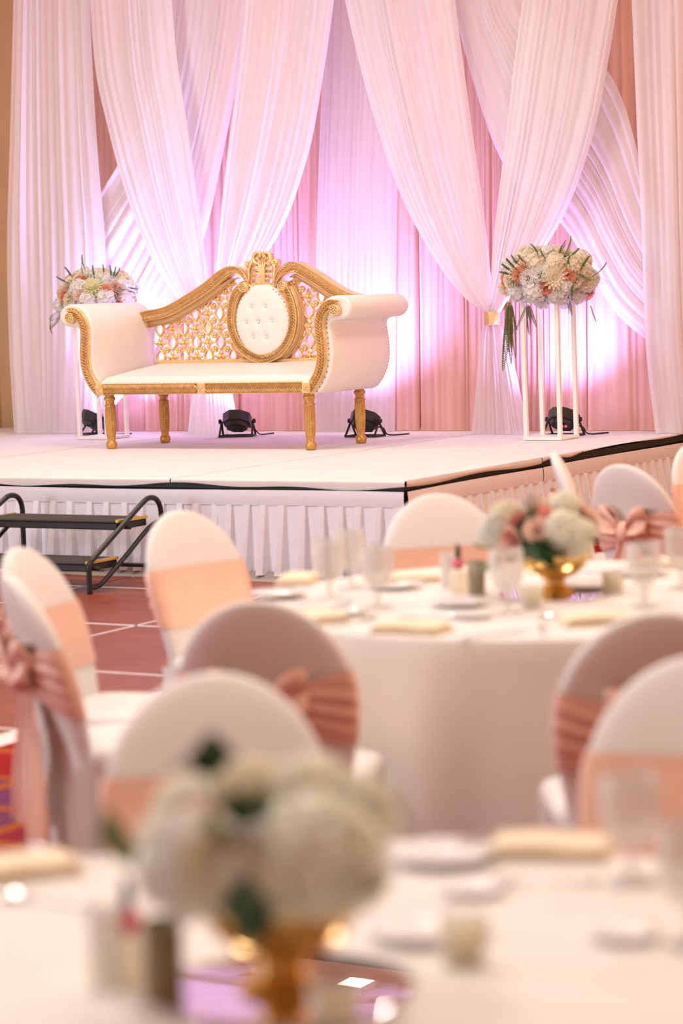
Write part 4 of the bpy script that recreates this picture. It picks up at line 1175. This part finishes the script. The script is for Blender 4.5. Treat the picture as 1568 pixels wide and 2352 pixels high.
# ================================================================== TABLES
TZ = .76
def table(c, label_t, label_c, seed):
    rnd = random.Random(seed)
    t = empty('round_table', (c[0], c[1], 0)); tag(t, label_t, 'table', 'round banquet tables')
    m = MB(); m.lathe([(0, TZ-.035), (.905, TZ-.035), (.91, TZ-.03), (.91, TZ-.008), (.905, TZ-.004), (0, TZ-.004)], 48); m.build('tabletop', M['wood'], t)
    for k in range(4):
        an = PI/4+k*PI/2; m = MB(); m.tube([(.55*math.cos(an), .55*math.sin(an), 0), (.5*math.cos(an), .5*math.sin(an), TZ-.035)], .016, 8); m.build('leg', M['black_metal'], t)
    m = MB(); NA = 168; ph = [rnd.uniform(0, 6.28) for _ in range(6)]
    def fold(an): return (.55)*math.sin(8*an+ph[0]+.5*math.sin(2*an+ph[1]))+.35*math.sin(15*an+ph[2]+.8*math.sin(3*an+ph[3]))+.2*math.sin(23*an+ph[4])
    rad = [(.0, 0), (.3, 0), (.6, 0), (.85, 0), (.905, 0), (.918, -.004), (.923, -.014)]
    rings = [[(r*math.cos(2*PI*k/NA), r*math.sin(2*PI*k/NA), TZ+z) for k in range(NA)] for r, z in rad[1:]]
    for q in range(1, 15):
        v = q/14; rings.append([((.922+(.045+.085*fold(2*PI*k/NA))*min(1, v*1.15)+.02*v)*math.cos(2*PI*k/NA), (.922+(.045+.085*fold(2*PI*k/NA))*min(1, v*1.15)+.02*v)*math.sin(2*PI*k/NA), TZ-.014-(TZ-.022)*v) for k in range(NA)])
    vs = [(0, 0, TZ)]+[p for r in rings for p in r]
    fs = [(0, 1+k, 1+(k+1) % NA) for k in range(NA)]
    for i in range(len(rings)-1):
        for k in range(NA): fs.append((1+i*NA+k, 1+i*NA+(k+1) % NA, 1+(i+1)*NA+(k+1) % NA, 1+(i+1)*NA+k))
    m.add(vs, fs); o = m.build('tablecloth', M['cloth'], loc=(c[0], c[1], 0)); tag(o, label_c, 'tablecloth', 'floor-length tablecloths')
table(T1, 'round banquet table under the nearer floor-length cloth', 'ivory cloth on the nearer table with the big hydrangea centrepiece', 1)
table(T2, 'round banquet table under the farther floor-length cloth', 'ivory cloth falling in folds from the farther table', 2)

# ---- tableware meshes
def goblet_me():
    m = MB(); m.lathe([(0, 0), (.034, 0), (.034, .003), (.012, .008), (.007, .016), (.007, .040), (.010, .048), (.030, .062), (.041, .090), (.043, .120), (.041, .155), (.0395, .155), (.041, .120), (.039, .092), (.028, .066), (0, .056)], 28); return m.mesh('goblet', M['glass'])
def water_me():
    m = MB(); m.lathe([(0, .0585), (.027, .068), (.038, .093), (.0402, .118), (.0402, .126), (0, .126)], 24); return m.mesh('water', M['glass'])
def plate_me(r):
    m = MB(); m.lathe([(0, .002), (r*.55, .002), (r*.62, .004), (r, .016), (r, .019), (r*.62, .008), (r*.5, .006), (0, .006)], 36); return m.mesh('plate', M['china'])
def cup_me():
    m = MB(); m.lathe([(.02, .0), (.024, .002), (.028, .012), (.038, .040), (.041, .062), (.039, .062), (.036, .040), (.024, .010), (0, .008)], 28)
    m.tube([(.036, 0, .052), (.056, 0, .054), (.064, 0, .040), (.055, 0, .024), (.033, 0, .020)], .0042, 6); return m.mesh('cup', M['china'])
def napkin_mes():
    out = []
    for k in range(3):
        m = MB(); w, d = .105-.004*k, .062-.003*k
        def top(u, v, w=w, d=d, k=k):
            x = (u-.5)*2*w; y = (v-.5)*2*d
            e = min(1, min(u, 1-u)/.06)*min(1, min(v, 1-v)/.08)
            return (x, y, k*.009 + .0095*math.sin(min(1, e)*PI/2) + .002*math.sin(x*40+k))
        m.grid(top, 20, 12); m.add([(-w, -d, k*.009), (w, -d, k*.009), (w, d, k*.009), (-w, d, k*.009)], [(0, 1, 2, 3)]); out.append(m.mesh('napkin_fold', M['napkin']))
    return out
def knife_me():
    m = MB(); m.tube([(0, -.11, .004), (0, -.02, .005), (0, .0, .004)], [.006, .005, .004], 6, flat=.5); m.add([(-.003, 0, .003), (.004, 0, .003), (.010, .03, .003), (.010, .09, .003), (0, .115, .003), (-.003, .08, .003)], [(0, 1, 2, 3, 4, 5)], False); m.add([(-.003, 0, .0045), (.004, 0, .0045), (.010, .03, .004), (.010, .09, .004), (0, .115, .0035), (-.003, .08, .0045)], [(0, 1, 2, 3, 4, 5)], False); return m.mesh('knife', M['steel'])
def fork_me():
    m = MB(); m.tube([(0, -.10, .004), (0, -.03, .003), (0, .03, .006), (0, .045, .005)], [.006, .004, .003, .008], 6, flat=.45)
    for x in (-.0095, -.0032, .0032, .0095): m.tube([(x*.6, .043, .005), (x, .06, .004), (x, .10, .007)], [.0028, .0024, .0012], 5)
    return m.mesh('fork', M['steel'])
def spoon_me():
    m = MB(); m.tube([(0, -.10, .004), (0, -.02, .003), (0, .04, .006)], [.006, .004, .003], 6, flat=.45); m.grid(lambda u, v: (.019*math.cos(2*PI*u)*v, .062+.03*math.sin(2*PI*u)*v, .002+.006*v*v), 20, 4); return m.mesh('spoon', M['steel'])
GB, WT, PL, SCR, CUP, NP, KF, FK, SPN = goblet_me(), water_me(), plate_me(.09), plate_me(.075), cup_me(), napkin_mes(), knife_me(), fork_me(), spoon_me()
def on_table(px, py, up=.001): q = on_z(px, py, TZ); return Vector((q.x, q.y, TZ+up))
def lay(nm, me, px, py, deg, lab, cat, group, up=.001, sc=1):
    o = place(nm, me, None, on_table(px, py, up), (0, 0, math.radians(deg)), sc); tag(o, lab, cat, group); return o
def napkin(px, py, deg, lab, tn, sc=1.0):
    e = empty('napkin', on_table(px, py), math.radians(deg)); tag(e, lab, 'napkin', 'napkins on the %s table' % tn); e.scale = (sc, sc, sc)
    for me in NP: place('napkin_fold', me, e)
F_, N_ = 'farther', 'nearer'
for (x, y, d, w) in ((945, 1452, -28, 'before the turned-away chair near the dance floor'), (1372, 1432, 8, 'before the turned-away chair beyond the nearer table'), (735, 1424, -70, 'before the chair with long bow tails'),
                     (684, 1338, 80, 'before the side-on chair near the steps'), (935, 1338, 15, 'before the chair at the stage corner'), (1530, 1302, -30, 'near the chair with the tied bow')):
    napkin(x, y, d, 'folded cream napkin on the farther table, ' + w, F_)
for (x, y, d, w) in ((1262, 1962, -14, 'beside the goblet'), (40, 2010, 24, 'at the dance floor side')):
    napkin(x, y, d, 'thick folded cream napkin on the nearer table, ' + w, N_, 1.0)
for (x, y, w) in ((1165, 1408, 'standing before the gold vase'), (1480, 1394, 'near the chair with the tied bow'), (868, 1396, 'standing before the chair at the stage corner'), (757, 1378, 'with the stage skirt behind it'), (806, 1352, 'half behind another goblet before the stage skirt'), (1566, 1352, 'beside the farthest napkin')):
    lay('goblet', GB, x, y, 0, 'short-stemmed glass goblet on the farther table, ' + w, 'goblet', 'goblets on the farther table', sc=1.2)
for (x, y, w) in ((1450, 2028, 'beside the thick napkin'), (1590, 2170, 'past the saucer')):
    lay('goblet', GB, x, y, 0, 'short-stemmed glass goblet on the nearer table, ' + w, 'goblet', 'goblets on the nearer table', sc=1.12)
for (x, y, w) in ((1352, 1352, 'behind the mirror'), (1055, 1392, 'beside the smoky shaker'), (742, 1398, 'beside two goblets and a napkin'), (905, 1352, 'under the goblet before the stage corner chair'), (1470, 1322, 'near the chair with the tied bow'), (640, 1372, 'at the dance floor side')):
    lay('bread_plate', PL, x, y, 0, 'small white plate on the farther table, ' + w, 'plate', 'plates on the farther table')
for (x, y, w) in ((1015, 1978, 'crossed by a knife'), (985, 2150, 'behind the votive candle')):
    lay('bread_plate', PL, x, y, 0, 'small white plate on the nearer table, ' + w, 'plate', 'plates on the nearer table')
for (x, y, w) in ((1085, 2052, 'between the plates and the spoon'), (1435, 2155, 'below the goblet')):
    lay('saucer', SCR, x, y, 0, 'small white saucer on the nearer table, ' + w, 'saucer', 'saucers on the nearer table', sc=.7)
for (x, y, w) in ((1085, 1420, 'beside the long napkin'), (800, 1412, 'between the goblets and the long napkin'), (1510, 1425, 'beside the folded napkin')):
    lay('saucer', SCR, x, y, 0, 'small white saucer on the farther table, ' + w, 'saucer', 'saucers on the farther table', sc=.8)
lay('fork', FK, 1245, 1452, -4, 'steel fork with upright tines on the farther table between two napkins', 'fork', 'cutlery on the farther table')
lay('knife', KF, 1135, 1460, -62, 'steel table knife beside the long napkin on the farther table', 'knife', 'cutlery on the farther table')
lay('spoon', SPN, 990, 1420, -100, 'steel spoon behind the long napkin on the farther table', 'spoon', 'cutlery on the farther table')
lay('spoon', SPN, 1305, 1420, 80, 'steel spoon beside the folded napkin on the farther table', 'spoon', 'cutlery on the farther table')
lay('knife', KF, 700, 1380, 60, 'steel table knife at the dance floor side of the farther table', 'knife', 'cutlery on the farther table')
lay('fork', FK, 812, 1432, -40, 'steel fork lying before two goblets on the farther table', 'fork', 'cutlery on the farther table')
lay('knife', KF, 1400, 1318, 60, 'steel table knife beyond the mirror on the farther table', 'knife', 'cutlery on the farther table')
lay('knife', KF, 1060, 1962, -48, 'steel table knife resting on a plate on the nearer table', 'knife', 'cutlery on the nearer table', .019)
lay('spoon', SPN, 1235, 2032, 84, 'steel spoon before the thick napkin on the nearer table', 'spoon', 'cutlery on the nearer table')
lay('spoon', SPN, 100, 2075, 60, 'steel spoon at the dance floor side of the nearer table', 'spoon', 'cutlery on the nearer table')
lay('fork', FK, 150, 1965, 50, 'steel fork beyond the napkin at the dance floor side of the nearer table', 'fork', 'cutlery on the nearer table')

# ---- centrepieces
def centre(c, tn, mr=.17):
    b = Vector((c[0], c[1], TZ+.0008))
    t = empty('mirror_plate', b); tag(t, 'round mirror under the gold vase on the %s table' % tn, 'mirror', 'round table mirrors')
    m = MB(); m.lathe([(0, 0), (mr-.003, 0), (mr, .0015), (mr, .004), (mr-.002, .005), (0, .005)], 48, smooth=False); m.build('mirror_glass', M['mirror'], t)
    v = empty('compote_vase', b+Vector((0, 0, .0062))); tag(v, 'gold footed compote vase of flowers on the %s table' % tn, 'vase', 'gold compote vases')
    m = MB(); m.lathe([(0, .046), (.03, .046), (.066, .055), (.094, .080), (.110, .115), (.120, .150), (.117, .150), (.106, .116), (.090, .084), (.062, .060), (0, .053)], 40, flute=lambda an, z: 1+.012*math.sin(an*16)); m.build('bowl', M['gold_vase'], v)
    m = MB(); m.lathe([(0, 0), (.060, 0), (.062, .006), (.052, .012), (.036, .020), (.030, .032), (.033, .042), (.042, .049), (0, .050)], 32); m.build('foot', M['gold_vase'], v)
    return b
def votive(p, tn, lab):
    t = empty('votive_candle', p); tag(t, lab, 'candle', 'votive candles')
    m = MB(); m.lathe([(0, 0), (.026, 0), (.030, .01), (.036, .065), (.034, .065), (.028, .012), (0, .008)], 24); m.build('cup', M['frost'], t)
    m = MB(); m.lathe([(0, .010), (.026, .010), (.030, .042), (0, .043)], 20); m.build('wax', M['candle'], t)
def bottle(p, tn):
    t = empty('bottle', p); tag(t, 'small clear bottle with pink neck and dark cap on the %s table' % tn, 'bottle', 'pink-necked bottles')
    m = MB(); m.lathe([(0, 0), (.026, 0), (.028, .004), (.028, .055), (.022, .066), (.012, .072), (0, .072)], 24); m.build('body', M['frost'], t)
    m = MB(); m.lathe([(0, .072), (.013, .072), (.022, .088), (.018, .100), (.010, .104), (0, .104)], 16); m.build('neck', M['pinkglass'], t)
    m = MB(); m.lathe([(0, .104), (.009, .104), (.008, .135), (.005, .148), (0, .149)], 14); m.build('cap', M['black'], t)
def tumbler(p, tn, mat, h, r, nm, lab, cat):
    m = MB(); m.lathe([(0, 0), (r*.92, 0), (r*.95, .004), (r, h), (r-.003, h), (r*.92-.003, .01), (0, .009)], 28); o = m.build(nm, mat, loc=p); tag(o, lab, cat)
b1 = centre((T1[0]-.0, T1[1]), 'nearer', .175); b2 = centre(T2, 'farther', .175)
for tn, P in (('nearer', ((378, 2290, 'smoke'), (300, 2262, 'b'), (245, 2275, 'g'), (1065, 2215, 'v'), (770, 2362, 'v'))), ('farther', ((1095, 1366, 'smoke'), (1054, 1360, 'b'), (1030, 1352, 'g'), (1220, 1399, 'v'), (1408, 1362, 'v')))):
    for (x, y, k) in P:
        p = on_table(x, y)
        if k == 'smoke': tumbler(p, tn, M['smoke'], .105, .028, 'pepper_shaker', 'smoky taupe shaker beside the pink-necked bottle on the %s table' % tn, 'shaker')
        elif k == 'g': tumbler(p, tn, M['glass'], .115, .024, 'glass_cylinder', 'tall clear glass cylinder beside the pink-necked bottle on the %s table' % tn, 'glass')
        elif k == 'b': bottle(p, tn)
        else: votive(p, tn, 'ivory votive candle in frosted cup on the %s table, %s' % (tn, 'with the gold vase behind it' if x in (770, 1220) else 'away from the gold vase'))
B2 = Arr(b2+Vector((0, 0, .155)), .035, .175, .15, .095, 'white hydrangeas and pink roses in the gold vase of the farther table', 'table flower arrangements', 11)
B2.core(M['leaf_dark'])
for (k, x, y, r) in (('hw', 1130, 1195, .062), ('hc', 1150, 1170, .055), ('hg', 1285, 1195, .068), ('hg', 1318, 1228, .066), ('hg', 1312, 1250, .045), ('hw', 1108, 1222, .045), ('rk', 1168, 1182, .040), ('rb', 1222, 1198, .042), ('rb', 1158, 1240, .046), ('rk', 1242, 1165, .036), ('rk', 1160, 1236, .030)):
    B2.bloom(k, x, y, r, .2 if k[0] == 'r' else 0)
B2.fill(['hw', 'hg', 'rb'], 18, .05, .15, -.1)
for (k, p0, p1, w) in (('sg', (1215, 1190), (1208, 1128), 1), ('so', (1215, 1190), (1225, 1135), 1), ('so', (1212, 1190), (1195, 1140), 1), ('lf', (1225, 1230), (1255, 1290), .9), ('lf', (1235, 1240), (1290, 1275), .9), ('lf', (1215, 1235), (1225, 1280), 1), ('lf', (1240, 1225), (1270, 1235), 1), ('lg', (1140, 1250), (1078, 1242), .8), ('lg', (1140, 1262), (1100, 1305), .9), ('lf', (1190, 1245), (1195, 1275), 1), ('lg', (1345, 1230), (1372, 1222), .8)):
    B2.stem(k, p0, p1, -.85, -1.12, w*(1.5 if k[0] == 'l' else 1), 0 if k[0] == 'l' else None)
B1 = Arr(b1+Vector((0, 0, .155)), .045, .185, .155, .095, 'big creamy hydrangeas and dark leaves in the gold vase of the nearer table', 'table flower arrangements', 12)
B1.core(M['leaf_dark'])
for (k, x, y, r) in (('hg', 740, 1890, .085), ('hg', 815, 1980, .068), ('hg', 640, 1990, .06), ('hw', 400, 1965, .076), ('hg', 490, 2000, .052), ('hc', 385, 2030, .042), ('hw', 560, 1890, .06), ('hg', 740, 2010, .05), ('hc', 480, 1900, .055), ('rk', 440, 1838, .030), ('rb', 460, 1860, .034), ('ri', 505, 1850, .036)):
    B1.bloom(k, x, y, r, .2 if k[0] == 'r' else 0)
B1.fill(['hg', 'hc'], 18, .05, .15, -.1)
for (k, p0, p1, w) in (('lf', (490, 1725), (505, 1635), 1.1), ('lf', (505, 1722), (415, 1700), .9), ('lf', (570, 1840), (550, 1760), .8), ('lf', (600, 1830), (590, 1775), .9), ('lf', (590, 2100), (565, 1950), .75), ('lf', (580, 2010), (640, 2060), .6), ('lg', (320, 1930), (270, 1800), .7), ('lg', (320, 1930), (300, 1840), .6), ('lg', (270, 1890), (200, 1868), .5), ('lg', (540, 1880), (490, 1800), .7), ('lf', (840, 1990), (890, 1950), .6)):
    B1.stem(k, p0, p1, -.9, -1.15, w*1.35, 0)
m = MB(); x0, z0 = B1.off(500, 1860); x1, z1 = B1.off(495, 1725)
m.tube([B1.C+Vector((x0, -.05, z0)), B1.C+Vector((x1, -.12, z1))], .0018, 5); m.build('leaf_stem', M['leaf'], B1.t)
